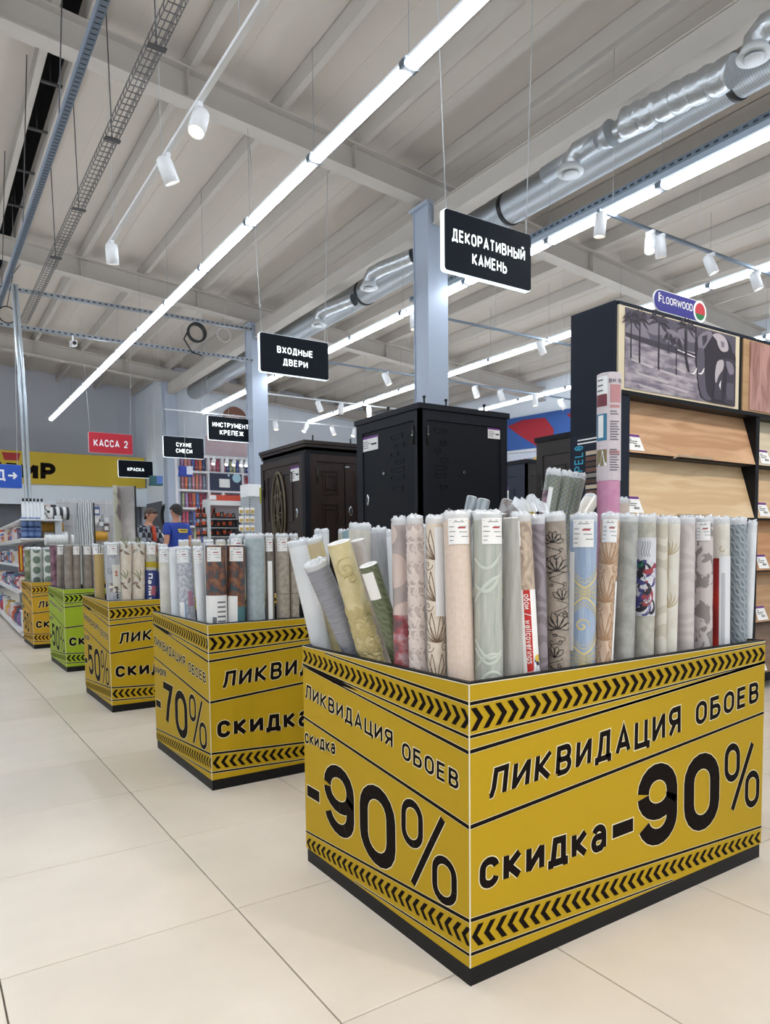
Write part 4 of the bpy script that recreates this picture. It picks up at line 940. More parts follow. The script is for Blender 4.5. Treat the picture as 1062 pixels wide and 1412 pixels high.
lean((783, 654), (772, 702), 19, 1.51, P['olive'], 'olive checked roll, middle of the bundle of three', end='film'); lean((799, 657), (788, 704), 19, 1.53, P['olive'], 'olive checked roll, right of the bundle of three', end='film')
lean((816, 688), (800, 712), 22, 1.75, P['ivory'], 'beige roll leaning behind the pink roll, on its left', end='film')
lean((858, 690), (866, 712), 20, 1.72, P['peach'], 'peach roll with a white end leaning behind the pink roll, on its right', end='film')
def pinkroll(g, r, L, rnd):
    k_ = .435; Q = lambda u0, u1, a, b, m, o: patch(g, r, u0*r, u1*r, L-b*k_, L-a*k_, m, o)
    patch(g, r, -r*2.2, r*2.2, L-.72*k_, L+.0, 0, .0012, 12)
    Q(-1.3, -.1, .02, .16, 1, .0016); Q(-1.3, -.15, .14, .22, 2, .0018)
    Q(.1, 1.2, .08, .20, 3, .0016); Q(.1, 1.0, .215, .235, 3, .0016)
    Q(-1.3, -.15, .27, .45, 4, .0016); Q(-1.0, -.45, .28, .43, 1, .0018)
    Q(-1.3, -.15, .51, .62, 6, .0016); cstrip(g, r, [(-.03, L-.62*k_), (-.018, L-.52*k_), (-.008, L-.62*k_)], .008, 1, .002)
    Q(.05, 1.1, .52, .545, 3, .0016)
    for k in range(24):
        if k in (2, 3, 12, 13, 14): continue
        Q(.1, .7+.4*((k*7) % 5)/5, .255+.017*k, .263+.017*k, 5, .0017)
    for k in range(3): Q(-1.1, -.5, .04+.035*k, .05+.035*k, 5, .0018)
    q, w = text_quads('ВМ ПО', .2, .2)
    for f in q: g.poly([cyl(r, r*.0+p.x*.011, L-.030+p.y*.012, .002) for p in f], 5)
roll((840, 517), 838, 32, (1, 1.40), P['pink'], 'tall pink roll with a printed information sheet, standing above the others', cat='underlay roll', pr=False, end='plain', decor=pinkroll,
     dcol=[mat('sheet_pinkish', 'dccfd2', .4), m_lab, mat('maroon_print', '7a3a44', .5), mat('rose_print', 'c98f90', .5), mat('sea_print', '3f7c9c', .5), mat('grey_text', '75737a', .5), mat('sand_print', '8c7d58', .5)])
# crumpled loose films lying over the roll ends
def crumple(px0, px1, y, py, label, seed, hgt=.03):
    rnd = random.Random(seed); a = at(px0, py, 1, y); b = at(px1, py, 1, y); g = G(); n, m_ = 14, 6; ids = []
    for j in range(m_): ids.append(g.add([(a.x+(b.x-a.x)*i/(n-1), y+.02*j+rnd.uniform(-.006, .006), a.z+hgt*math.sin(PI*(j+.3)/(m_))*rnd.uniform(.2, 1)) for i in range(n)]))
    for j in range(m_-1):
        for i in range(n-1): g.face((ids[j]+i, ids[j]+i+1, ids[j+1]+i+1, ids[j+1]+i))
    tag(g.build('crumpled_film', m_film), label, 'plastic film')
crumple(640, 700, 1.36, 709, 'crumpled clear film under the silver pair of rolls', 1, .02); crumple(722, 760, 1.38, 708, 'crumpled clear film between the metallic rolls and the olive bundle', 2, .055)
t = lean((735, 690), (728, 708), 20, 1.68, mat('yellow_wrap', 'b8a030', .4, noise=.5, nscale=40), 'roll in yellow wrap behind the metallic pair', end='film')
# filler rolls that close the middle of the bin
fx = 0
for i in range(8):
    x = 1.14+i*.125; y = 1.90-.05*(i % 2); p = proj((x, y-.035, 1.07))
    roll(p, proj((x, y, .698))[0], 30, (1, y-.035), P[['ivory', 'stone', 'white', 'plaingrey'][i % 4]], od(i)+' pale roll from the left in the back row of the nearest bin', group='back row rolls of the nearest bin', pr=False, rr=.035, seg=18)

# --- second bin (-70%)
B2 = 'wallpaper rolls in the minus 70 percent bin'; L2 = (0, 1.0+.022); F2 = (1, 2.851+.022)
def r2(*a, **k): k['clamp'] = 2; k.setdefault('group', B2); return roll(*a, **k)
r2((226, 757), 229, 15, L2, P['ivory'], 'cream white roll at the left end of the minus 70 percent bin'); r2((239, 757), 243, 13, L2, P['white'], 'second white roll from the left in the minus 70 percent bin', pr=False)
r2((253, 757), 259, 22, L2, pat('paper_lace', 'noise', 'a9a9b4', 'cfcfd4', 60, lo=.4, hi=.6, bump=.5), 'lace grey roll with a pink flower and blue-edged leaflet', inserts=((-1.0, -.3, .25, .52, m_lab, 'leaflet'), (-.3, -.15, .25, .52, mat('blue_strip', '7fa4cc', .5), 'leaflet_edge'), (.2, .9, .2, .27, mat('pink_flower', 'c08aa0', .5), 'flower_print')), pu=-.008)
r2((273, 756), 279, 14, L2, P['white'], 'white roll with a blue-lettered sheet, left of the brown map rolls')
m_map = pat('paper_map', 'noise', '2f4148', '8a5a3a', 30, lo=.38, hi=.62, c3='6a4030', bump=.1)
def leafl(g, r, L, rnd):
    patch(g, r, -r*1.45, r*1.45, L-.46, L-.21, 0, .0014)
    for k in range(9): patch(g, r, r*.1, r*1.0, L-.235-.02*k, L-.242-.02*k, 1, .0017, 3)
    for k in range(3): patch(g, r, -r*.4, r*.0, L-.30-.04*k, L-.325-.04*k, 1, .0017, 2)
    q, w = text_quads('ИР', .24, .2)
    for f in q: g.poly([cyl(r, r*.35-p.y*.016, L-.44+p.x*.025, .002) for p in f], 2)
for_map = [m_lab, mat('grey_text'), mat('maroon_print')]
r2((297, 752), 299, 28, F2, m_map, 'brown map-patterned roll with a full-width leaflet', end='plain', decor=leafl, dcol=for_map, pu=-.008)
r2((325, 752), 325, 26, F2, m_map, 'brown map-patterned roll with a narrow white strip', end='plain', inserts=((-.9, .2, .215, .46, m_lab, 'paper_strip'), (.2, 1.4, .26, .40, mat('teal_map', '4f7a82', .5), 'map_detail')), pu=.004)
m_pb = pat('paper_paleblue', 'noise', 'a3b1b6', 'b3bfc3', 40)
r2((326, 740), 327, 20, (1, F2[1]+.075), m_pb, 'pale blue roll behind the map rolls'); r2((351, 739), 353, 27, (1, F2[1]+.004), m_pb, 'plain pale blue roll, tallest beside the map rolls', pr=False)
r2((371, 739), 373, 12, (1, F2[1]+.012), pat('paper_darkwood', 'streak', '5d554e', '857a70', 20, sx=6, sy=.5), 'dark grey-brown roll with a white lettered strip', inserts=((-.4, .6, .11, .39, m_lab, 'lettered_strip'),))
m_st = pat('paper_stoneblock', 'noise', '9c9183', 'b0a697', 50)
for xt, xb, w, nm in ((389, 391, 19, 'beige stone block roll with a price label'), (405, 407, 12, 'beige stone block roll beside the nearest bin')):
    r2((xt, 739), xb, w, F2, m_st, nm, pr=xt < 400, inserts=((-1.5, 1.5, .255, .258, mat('joint_brown', '7d7366', .6), 'block_joint'), (-1.5, 1.5, .36, .363, mat('joint_brown'), 'block_joint')))
for k in range(5): p = proj((1.62+.13*k, 3.0, 1.09)); r2(p, proj((1.62+.13*k, 3.0, .698))[0], 20, (1, 2.965), P[['white', 'stone', 'plaingrey'][k % 3]], od(k)+' pale roll from the left in the back of the minus 70 bin', pr=False, rr=.035, seg=16, group='rolls hidden behind the nearest bin')
# --- third bin (-50%)
B3_ = 'wallpaper rolls in the minus 50 percent yellow bin'; F3 = (1, 4.634+.022); L3 = (0, .996+.022)
def r3(*a, **k): k['clamp'] = 3; k.setdefault('group', B3_); k.setdefault('seg', 18); return roll(*a, **k)
r3((131, 752), 135, 9, (0, L3[1]), P['mauve'], 'slim dark roll at the left of the minus 50 percent yellow bin', pr=True)
r3((136, 764), 138, 13, L3, pat('paper_weave', 'brick', 'a98a50', 'd2b878', 60, sx=1, sy=1, lo=.1, hi=.6), 'buff basket-weave roll, shorter than the others', pr=False, end='plain')
def mw(g, r, L, rnd):
    for v in (.58, .66, .72, .83, .93): p = volute(rnd.uniform(-.02, .01), v, .02, v*9, 1, 1.2); cstrip(g, r, p, taper(len(p), .006), 0)
    patch(g, r, -r*.1, r*1.0, L-.30, L-.13, 3, .0012); q, w = text_quads('м  MW'.replace('MW', 'Ми'), .2, .16)
    for f in q: g.poly([cyl(r, r*.3-p.y*.02+.012, L-.17-p.x*.045, .002) for p in f], 1 if f[0].x > 1 else 2)
    for i in range(7): leaf(g, r, .0, .73, .035, i*.9, .016, 3 if i % 2 else 4, .0012)
C4 = [mat('print_slate', '7f8698', .5), m_ink, m_inkred, mat('print_ivory', 'd8d6cc', .5), mat('print_sepia', '8a7668', .5)]
r3((154, 750), 155, 21, F3, P['greysilk'], 'silver-grey scroll roll with a rose near the foot', decor=mw, dcol=C4)
def fl(g, r, L, rnd):
    for v in (.75, .96):
        for i in range(6): leaf(g, r, rnd.uniform(-.015, .015), v, .045, i*1.05+v, .016, 3 if i % 2 else 4, .0008+.0002*i)
        for i in range(3): leaf(g, r, 0, v+.03, .06, .9+i*.5, .008, 5, .0008)
C4b = C4+[mat('print_moss', '8c9270', .5)]
r3((173, 749), 173, 16, F3, P['cream'], 'cream flowered roll, left of the cream pair', decor=fl, dcol=C4b, pr=False); r3((191, 749), 191, 17, F3, P['cream'], 'cream flowered roll, right of the cream pair', decor=fl, dcol=C4b, pr=False)
def palitra(g, r, L, rnd):
    patch(g, r, -r*1.5, r*1.5, .60, L-.17, 0, .0012); patch(g, r, -r*1.5, r*1.5, L-.15, L-.115, 1, .0016); patch(g, r, 0, r, L-.33, L-.27, 3, .0016)
    q, w = text_quads('Палитра', .2, .16)
    for f in q: g.poly([cyl(r, -r*.45+p.y*.026, L-.19-p.x*.045, .002) for p in f], 2)
C5 = [mat('print_royal', '33407e', .5), mat('tape_yellow', 'b8a020', .5), m_lab, mat('print_pinkred', 'a85a6c', .5)]
r3((208, 750), 208, 15, F3, P['stone'], 'roll with a royal blue wrapper and white lettering', decor=palitra, dcol=C5); r3((224, 752), 224, 14, F3, P['plaingrey'], 'roll with a blue wrapper beside the minus 70 percent bin', inserts=((-1.5, .2, .17, .42, C5[0], 'blue_wrapper'), (-1.5, 1.5, .115, .15, C5[1], 'yellow_tape')))
for k in range(8): x = 1.5+.085*k; p = proj((x, 4.70, 1.07)); r3(p, proj((x, 4.7, .698))[0], 14, (1, 4.67), P[['ivory', 'stone', 'white', 'cream'][k % 4]], od(k)+' pale roll from the left in the back of the minus 50 yellow bin', pr=False, rr=.034, seg=12, group='rolls behind the minus 70 percent bin')
# --- lime bin and the last bin
B4_ = 'wallpaper rolls in the lime bin'; F4 = (1, 6.457+.022)
m_tp = pat('paper_taupeflower', 'noise', '857a70', '968b80', 20)
for xt, w, mm, lb, pr_ in ((73, 9, pat('paper_plum', 'noise', '5a3040', '9a7080', 14), 'plum patterned roll at the left of the lime bin', False), (83, 10, m_tp, 'taupe roll, second in the lime bin', True), (94, 11, m_tp, 'taupe roll, third in the lime bin', False), (105, 11, m_tp, 'taupe roll with dark leaf marks, fourth in the lime bin', True), (120, 13, m_tp, 'taupe roll, fifth in the lime bin', True), (133, 12, m_tp, 'taupe roll, sixth in the lime bin', True)):
    roll((xt, 752), xt+1, w, F4 if xt > 90 else (0, 1.035+.022), mm, lb, group=B4_, clamp=4, pr=pr_, seg=16, end='plain', ph=.07)
B5_ = 'wallpaper rolls in the farthest bin'; F5 = (1, 8.257+.022)
m_hex = pat('paper_hex', 'cells', '6f7f72', 'd5d8d2', 9, lo=.35, hi=.37, dist=0, bump=0)
for xt, w, mm, lb in ((38, 8, pat('paper_olivesq', 'noise', '6f7a58', 'b9bd9c', 12), 'olive and cream roll in the farthest bin'), (50, 16, m_hex, 'white roll with grey-green hexagons in the farthest bin'), (66, 12, m_hex, 'hexagon roll at the right of the farthest bin')):
    roll((xt, 756), xt+1, w, F5 if xt > 55 else (0, 1.016+.022), mm, lb, group=B5_, clamp=5, pr=False, seg=16, end='film')
for k in range(8): x = 1.3+.1*k; p = proj((x, 8.6, 1.07)); roll(p, proj((x, 8.6, .698))[0], 10, (1, 8.57), P[['ivory', 'stone', 'white', 'cream'][k % 4]], od(k)+' pale roll in the back of the farthest bin, counted from the left', pr=False, rr=.036, seg=12, clamp=5, group='pale rolls at the back of the farthest bin')
# ================================================================== DOOR STANDS
class Fr:
    """a flat face with its own axes: u along, v up, o outwards"""
    def __init__(s, o, u, n): s.o = Vector(o); s.u = Vector(u); s.n = Vector(n); s.z = Vector((0, 0, 1))
    def p(s, u, v, o=0): return s.o+s.u*u+s.z*v+s.n*o
    def box(s, g, u0, u1, v0, v1, o0, o1, m=0): g.obox(s.p((u0+u1)/2, (v0+v1)/2, (o0+o1)/2), s.u*((u1-u0)/2), s.n*((o1-o0)/2), s.z*((v1-v0)/2), m)
m_dnavy = mat('door_graphite', '191c24', .5, noise=.06, nscale=60, bump=.08, spec=.25); m_dnavy2 = mat('door_graphite_leaf', '15181f', .55, noise=.08, nscale=120, bump=.15, spec=.22)
m_wbrown = pat('door_walnut', 'streak', '22140f', '33211b', 10, sx=14, sy=14, coord='Object', coat=.1, rough=.5, bump=.1); m_wbrown.node_tree.nodes['Mapping'].inputs['Scale'].default_value = (12, 12, .7)
m_wdark = mat('door_wenge', '2c2522', .5, noise=.1, nscale=30); m_chr = mat('chrome', 'c8ccd0', .2, metal=1); m_tagp = mat('tag_purple', '6a2a80', .5); m_iron = mat('wrought_iron', '6c6250', .4, metal=.7)
def ptag(fr, t, u0, u1, v0, v1, top=m_tagp):
    g = G(); fr.box(g, u0, u1, v0, v1, .001, .003); fr.box(g, u0, u1, v1-(v1-v0)*.16, v1, .003, .0036, 1)
    for k in range(4): fr.box(g, u0+(u1-u0)*.08, u0+(u1-u0)*(.45 if k != 1 else .6), v0+(v1-v0)*(.62-.14*k), v0+(v1-v0)*(.66-.14*k), .003, .0034, 2)
    fr.box(g, u0+(u1-u0)*.62, u0+(u1-u0)*.92, v0+(v1-v0)*.36, v0+(v1-v0)*.48, .003, .0034, 2)
    g.build('price_card', [m_lab, top, m_ink], t)
def lock(fr, t, u, v):
    g = G(); pts = []
    for r0, o0 in ((1, .0), (1, .006), (.75, .009), (.0, .009)):
        pts.append(g.add([fr.p(u+.022*r0*math.cos(k*PI/8), v+.05*r0*math.sin(k*PI/8), o0) for k in range(16)]))
    for i in range(3):
        for k in range(16): g.face((pts[i]+k, pts[i]+(k+1) % 16, pts[i+1]+(k+1) % 16, pts[i+1]+k), 0, True)
    fr.box(g, u-.004, u+.004, v-.02, v+.02, .009, .014, 1); g.build('lock_plate', [m_chr, m_blk], t)
def peep(fr, t, u, v):
    g = G(); g.tube([fr.p(u, v, 0), fr.p(u, v, .012)], .013, 14); g.build('peephole', m_chr, t)
def hinge(fr, t, u, v0, v1):
    g = G(); g.tube([fr.p(u, v0, .012), fr.p(u, v1, .012)], .011, 10); g.build('hinge', m_blk, t)
    g = G(); g.tube([fr.p(u, (v0+v1)/2, .012), fr.p(u, (v0+v1)/2, .026)], .006, 8); g.build('hinge_pin', m_chr, t)
def groove(fr, g, u0, u1, v0, v1, w=.012, o=.006, m=0):
    fr.box(g, u0, u1, v1-w, v1, 0, o, m); fr.box(g, u0, u1, v0, v0+w, 0, o, m); fr.box(g, u0, u0+w, v0+w, v1-w, 0, o, m); fr.box(g, u1-w, u1, v0+w, v1-w, 0, o, m)
def door(fr, t, w, h, leaf, case, u0, u1, top=1.98):
    g = G(); fr.box(g, 0, u0-.003, 0, h, 0, .03); fr.box(g, u1+.003, w, 0, h, 0, .03); fr.box(g, u0-.003, u1+.003, top+.003, h, 0, .03); g.build('door_casing', case, t)
    g = G(); fr.box(g, u0, u1, .01, top, .0, .022); return g.build('door_leaf', leaf, t)
# near stand, graphite steel doors
t = thing('door_display_stand', 'graphite steel door stand nearest the bins, with bent embossed strips', 'door stand', (3.24, 4.42, 0), 'entrance door display stands')
W_, D_, H_ = .895, .92, 2.06
g = G(); g.box(.03, W_-.0, .03, D_-.03, .0, H_); g.build('carcass', m_black, t)
g = G(); g.box(-.012, W_+.02, -.012, D_+.02, H_, H_+.045); bevel(g.build('roof_panel', m_dnavy, t), .004)
fr = Fr((0, .03, 0), (1, 0, 0), (0, -1, 0)); door(fr, t, W_, H_, m_dnavy2, m_dnavy, .075, .82)
f2 = Fr((0, .008, 0), (1, 0, 0), (0, -1, 0)); g = G()
for k, (a, b, v, q) in enumerate(((.15, .27, 1.93, 0), (.21, .27, 1.84, 0), (.15, .21, 1.775, 0), (.21, .27, 1.71, 0), (.15, .27, 1.65, 0), (.15, .26, 1.59, 0), (.2, .27, 1.50, 0))):
    groove(f2, g, a, b, v-.035, v, .006, .005)
g.build('embossed_strip', m_dnavy, t); hinge(f2, t, .075, 1.80, 1.94); peep(f2, t, .44, 1.60); ptag(f2, t, .69, .82, 1.89, 1.975)
fr = Fr((.03, D_, 0), (0, -1, 0), (-1, 0, 0)); door(fr, t, D_, H_, m_dnavy2, m_dnavy, .10, .84)
f2 = Fr((.008, D_, 0), (0, -1, 0), (-1, 0, 0)); g = G()
for a, b, v in ((.52, .68, 1.91), (.58, .70, 1.84), (.52, .62, 1.775), (.58, .70, 1.71), (.52, .7, 1.65), (.52, .7, 1.59), (.55, .68, 1.50)): groove(f2, g, a, b, v-.035, v, .006, .005)
g.build('embossed_strip', m_dnavy, t); hinge(f2, t, .84, 1.80, 1.94); peep(f2, t, .42, 1.62); lock(f2, t, .16, 1.42); ptag(f2, t, .06, .33, 1.83, 1.95)
g = G()
for x, y in ((.12, .1), (.35, .12), (.12, .6), (.75, .12)): g.tube([(x, y, H_+.045), (x, y, H_+.11)], .008, 8); g.tube([(x, y, H_+.11), (x, y, H_+.125)], .013, 8)
g.build('roof_bolt', m_blk, t)
# brown classical stand
y0 = 6.33; t = thing('door_display_stand', 'walnut brown classical door stand with wrought iron oval, left of the graphite one', 'door stand', (3.24, y0, 0), 'entrance door display stands')
W_, D_, H_ = 1.3, 1.08, 2.06
g = G(); g.box(.03, W_, .03, D_-.03, 0, H_-.01); g.build('carcass', m_black, t)
g = G()
for k, (e, z) in enumerate(((.0, 1.96), (.02, 1.99), (.035, 2.02), (.05, 2.05))): g.box(-e+.05, W_+.02, -e+.05, D_+.02, z, z+.032)
g.build('cornice', m_wbrown, t)
g = G(); g.box(.0, .06, .0, .06, 0, 1.96); g.build('corner_post', m_dnavy, t)
fr = Fr((.06, .04, 0), (1, 0, 0), (0, -1, 0)); g = G(); fr.box(g, 0, .08, 0, 1.95, 0, .03); fr.box(g, .08, 1.2, 1.88, 1.95, 0, .03); fr.box(g, 1.1, 1.2, 0, 1.88, 0, .03); g.build('door_casing', m_wbrown, t)
g = G(); fr.box(g, .085, .40, .01, 1.875, 0, .02); g.build('side_leaf', m_wbrown, t); g = G(); fr.box(g, .41, 1.095, .01, 1.875, 0, .022); g.build('door_leaf', m_wbrown, t)
f2 = Fr((.06, .02, 0), (1, 0, 0), (0, -1, 0)); g = G()
for a, b, c, d in ((.15, .33, 1.56, 1.80), (.15, .33, .9, 1.47), (.52, .72, 1.56, 1.80), (.52, .72, .9, 1.47), (.8, 1.0, 1.56, 1.80), (.8, 1.0, .9, 1.47)):
    groove(f2, g, a, b, c, d, .014, .010); groove(f2, g, a+.03, b-.03, c+.05, d-.05, .01, .008)
g.build('moulded_panel', m_wbrown, t); hinge(f2, t, .085, 1.66, 1.82); lock(f2, t, .47, 1.40)
g = G(); f2.box(g, .41, .46, 1.835, 1.85, .001, .004); g.build('name_plate', m_chr, t)
fr = Fr((.04, D_, 0), (0, -1, 0), (-1, 0, 0)); g = G(); fr.box(g, 0, .07, 0, 1.95, 0, .03); fr.box(g, .07, 1.01, 1.88, 1.95, 0, .03); fr.box(g, .94, 1.02, 0, 1.88, 0, .03); g.build('door_casing', m_wbrown, t)
g = G(); fr.box(g, .075, .935, .01, 1.875, 0, .022); g.build('door_leaf', m_wbrown, t); f2 = Fr((.018, D_, 0), (0, -1, 0), (-1, 0, 0)); g = G()
for a, b, c, d in ((.17, .42, 1.30, 1.80), (.56, .78, 1.30, 1.80), (.17, .42, .3, 1.2), (.56, .78, .3, 1.2)): groove(f2, g, a, b, c, d, .016, .010)
g.build('moulded_panel', m_wbrown, t)
g = G(); ell = lambda ru, rv, o, cu=.46, cv=1.42: [f2.p(cu+ru*math.cos(k*PI/14), cv+rv*math.sin(k*PI/14), o) for k in range(28)]
g.poly(ell(.15, .38, .012)); g.build('oval_glass', mat('dark_glass', '1a1614', .15, coat=1), t)
g = G(); g.tube(ell(.16, .40, .014), .014, 6, closed=True)
for s in (-1, 1):
    g.tube([f2.p(.46+s*.10*math.sin(PI*k/10), .96+.82*k/10, .02) for k in range(11)], .008, 6); g.tube([f2.p(.46+s*.055*math.sin(2*PI*k/10), .98+.78*k/10, .022) for k in range(11)], .007, 6)
    for v in (1.12, 1.36, 1.58): g.tube([f2.p(.46+s*(.05+x), v+z, .022) for x, z in volute(0, 0, .045, 0, s, 1.2, 12)], .006, 5)
g.tube([f2.p(.46, .9, .022), f2.p(.46, 1.82, .022)], .008, 6); g.build('wrought_iron_ornament', m_iron, t)
hinge(f2, t, .075, 1.58, 1.78); lock(f2, t, .86, 1.38); ptag(f2, t, .74, .93, 1.70, 1.85)
g = G()
for x, y in ((.15, .1), (.6, .12)): g.tube([(x, y, 2.082), (x, y, 2.15)], .008, 8)
g.build('roof_bolt', m_blk, t)
# stands further right
c = at(726, 633, 2, 2.1)
t = thing('door_display_stand', 'small dark blue door stand seen in the gap beyond the graphite one', 'door stand', (c.x, c.y, 0), 'entrance door display stands')
g = G(); g.box(.03, .9, .03, .95, 0, 2.05); g.build('carcass', m_wdark, t); g = G(); g.box(-.01, .92, -.01, .97, 2.05, 2.1); g.build('roof_panel', m_dnavy, t)
fr = Fr((0.03, .97, 0), (0, -1, 0), (-1, 0, 0)); m_dblue = mat('door_blue', '20293c', .45); door(fr, t, .97, 2.05, m_dblue, m_dblue, .1, .82, 1.9)
f2 = Fr((.006, .97, 0), (0, -1, 0), (-1, 0, 0)); ptag(f2, t, .35, .65, 1.6, 1.78); g = G(); groove(f2, g, .2, .75, .3, 1.75, .012, .006); g.build('moulded_panel', m_dblue, t)
fr = Fr((0, .03, 0), (1, 0, 0), (0, -1, 0)); door(fr, t, .9, 2.05, m_wdark, m_wdark, .1, .8, 1.9); f2 = Fr((0, .006, 0), (1, 0, 0), (0, -1, 0)); ptag(f2, t, .55, .72, 1.6, 1.78)
t = thing('door_display_stand', 'dark oak door stand partly hidden by the flooring stand', 'door stand', (5.24, 4.22, 0), 'entrance door display stands'); W_, D_, H_ = .95, .96, 2.04
g = G(); g.box(.03, W_, .0, D_, 0, H_); g.build('carcass', m_wdark, t); g = G(); g.box(-.01, W_+.02, -.01, D_+.02, H_, H_+.05); g.build('roof_panel', m_black, t)
fr = Fr((.03, D_, 0), (0, -1, 0), (-1, 0, 0)); door(fr, t, D_, H_, mat('door_dark_oak', '352d29', .5, noise=.15, nscale=40), m_wdark, .09, .86, 1.9); f2 = Fr((.006, D_, 0), (0, -1, 0), (-1, 0, 0)); hinge(f2, t, .09, 1.45, 1.7)
g = G(); groove(f2, g, .22, .38, .3, 1.8, .01, .006); groove(f2, g, .48, .75, .3, 1.8, .01, .006); g.build('moulded_panel', m_wdark, t)

# ================================================================== FLOORING STAND
def wood(name, c1, c2, sc=3.0):
    m = pat(name, 'noise', c1, c2, sc, coord='Object', coat=.15, rough=.45, bump=.02, lo=.35, hi=.65); m.node_tree.nodes['Mapping'].inputs['Scale'].default_value = (.45, 2, 4.5); m.node_tree.nodes['Noise Texture'].inputs['Distortion'].default_value = 1.2; return m
m_st = mat('stand_navy', '141c2b', .5, noise=.05, nscale=10, spec=.25); m_stb = mat('stand_black', '0e0f13', .5, spec=.25)
FX0, FY = 3.24, 2.62
t = thing('flooring_display_stand', 'tall navy and black flooring stand at the right, holding laminate boards and pictures', 'display stand', (FX0, FY, 0))
zt = 2.335
g = G(); g.box(0, .02, 0, .31, 0, zt); g.build('side_panel', m_st, t)
g = G(); g.box(.02, .135, .0, .31, 0, 1.84); g.build('front_post', m_st, t)
g = G(); g.box(1.42, 1.46, 0, .31, 0, 1.84); g.build('divider', m_stb, t); g = G(); g.box(2.74, 2.80, 0, .31, 0, zt-.02); g.build('side_panel', m_stb, t)
g = G(); g.box(.02, 2.74, .14, .31, .02, zt-.02); g.build('back_panel', m_stb, t)
g = G(); g.box(0.02, 2.80, -.01, .31, zt-.02, zt); g.build('top_rail', m_st, t); g = G(); g.box(.02, 2.74, -.01, .14, 1.84, 1.862); g.build('picture_ledge', m_stb, t)
g = G(); g.box(1.185, 1.225, -.005, .14, 1.862, zt-.02); g.build('picture_divider', m_stb, t)
zs = [at(1037, y_, 1, FY).z for y_ in (640, 714)]; z1 = zs[0]; pitch = zs[0]-zs[1]
woods = [('b98d68', 'd9b08a'), ('cfae85', 'e0c6a0'), ('c49c78', 'd8b494'), ('b08a66', 'c9a57e'), ('a87c58', 'c39a74'), ('c2a27c', 'd6bb96')]
woods2 = [('cdbd9f', 'dfd2b8'), ('c9a57c', 'dfc09a'), ('b27e54', 'cc9a6c'), ('a87f58', 'c29a70'), ('6f5540', '8d6f55'), ('9a7554', 'b8926c')]
names = ['topmost', 'second', 'third', 'fourth', 'fifth', 'lowest']
for bay, (xa, xb, ws, bl) in enumerate(((FX0+.137, FX0+1.418, woods, 'left'), (FX0+1.462, FX0+2.738, woods2, 'right'))):
    for k in range(6):
        zb = z1-pitch*k; ztp = zb+pitch*.975
        if zb < .05: break
        b = thing('laminate_board', f'{names[k]} tilted oak-look laminate board in the {bl} bay of the flooring stand', 'floor sample', (xa, FY, zb), 'laminate boards on the flooring stand')
        m = wood(f'laminate_{bay}_{k}', *ws[k]); g = G(); w = xb-xa; n = g.add([(0, .0, 0), (w, .0, 0), (w, .012, 0), (0, .012, 0), (0, .10, ztp-zb), (w, .10, ztp-zb), (w, .112, ztp-zb), (0, .112, ztp-zb)])
        for q in ((0, 3, 2, 1), (4, 5, 6, 7), (0, 1, 5, 4), (1, 2, 6, 5), (2, 3, 7, 6), (3, 0, 4, 7)): g.face([n+i for i in q])
        o = g.build('board_panel', m, b)
        g = G(); sl = .10/(ztp-zb)
        q = lambda u, v, o_: (u, v*sl-.001-o_, v)
        u0, u1, v0, v1 = .0 if bay == 0 else .03, .135 if bay == 0 else .16, .012, .105
        g.poly([q(u0, v0, .002), q(u1, v0, .002), q(u1-.02, v1, .002), q(u0, v1, .002)], 0); g.poly([q(u0, v1-.014, .003), q(u1-.018, v1-.014, .003), q(u1-.02, v1, .003), q(u0, v1, .003)], 1)
        for j, (a, e) in enumerate(((.1, .35), (.1, .8), (.1, .7))): g.poly([q(u0+a*.11, v0+.062-.011*j, .003), q(u0+e*.11, v0+.062-.011*j, .003), q(u0+e*.11, v0+.066-.011*j, .003), q(u0+a*.11, v0+.066-.011*j, .003)], 2)
        put_text(g, '465.00', [(u0+.055, v0+.02), (u0+.10, v0+.02), (u0+.055, v0+.034), (u0+.10, v0+.034)], q, .003, 2, .2)
        g.build('price_card', [m_lab, m_tagp, m_ink], b)
        g = G(); g.bar((w*.35, -.004, .006), (w*.62, -.004, .006), .012, .012); g.bar((w*.35, -.004, .006), (w*.30, -.012, -.012), .004, .008); g.build('board_clip', mat('clear_clip', 'c8b89c', .2, alpha=.6), b)
        g = G(); g.box(-.001, w+.001, .014, .125, -.010, -.003); g.build('board_shelf', m_stb, b)
# elephant picture
pic = thing('wall_picture', 'greyish picture of elephants and palms on the flooring stand', 'picture', (FX0+.02, FY-.012, 1.862))
PWd, PH = 1.165, .452
g = G(); g.box(0, PWd, 0, .012, 0, PH); g.build('cream_board', mat('cream_board', 'd9ccb0', .5, noise=.06, nscale=12), pic)
fr = Fr((.05, -.0002, .012), (1, 0, 0), (0, -1, 0)); PWi, PHi = PWd-.10, PH-.02
m_pic = pat('picture_ground', 'noise', '6f6775', 'a89fa6', 5, sx=1, sy=3, coord='Object', coat=.3, bump=0); m_pic.node_tree.nodes['Mapping'].inputs['Scale'].default_value = (1.5, 1, 6)
g = G(); fr.box(g, 0, PWi, 0, PHi, 0, .004); g.build('picture_print', m_pic, pic)
SH = [mat('print_tone_'+str(i), c, .5) for i, c in enumerate(('3c3642', '55505e', '7d7683', '2a252e', 'b3abb0', 'e6e0e2'))]
g = G()
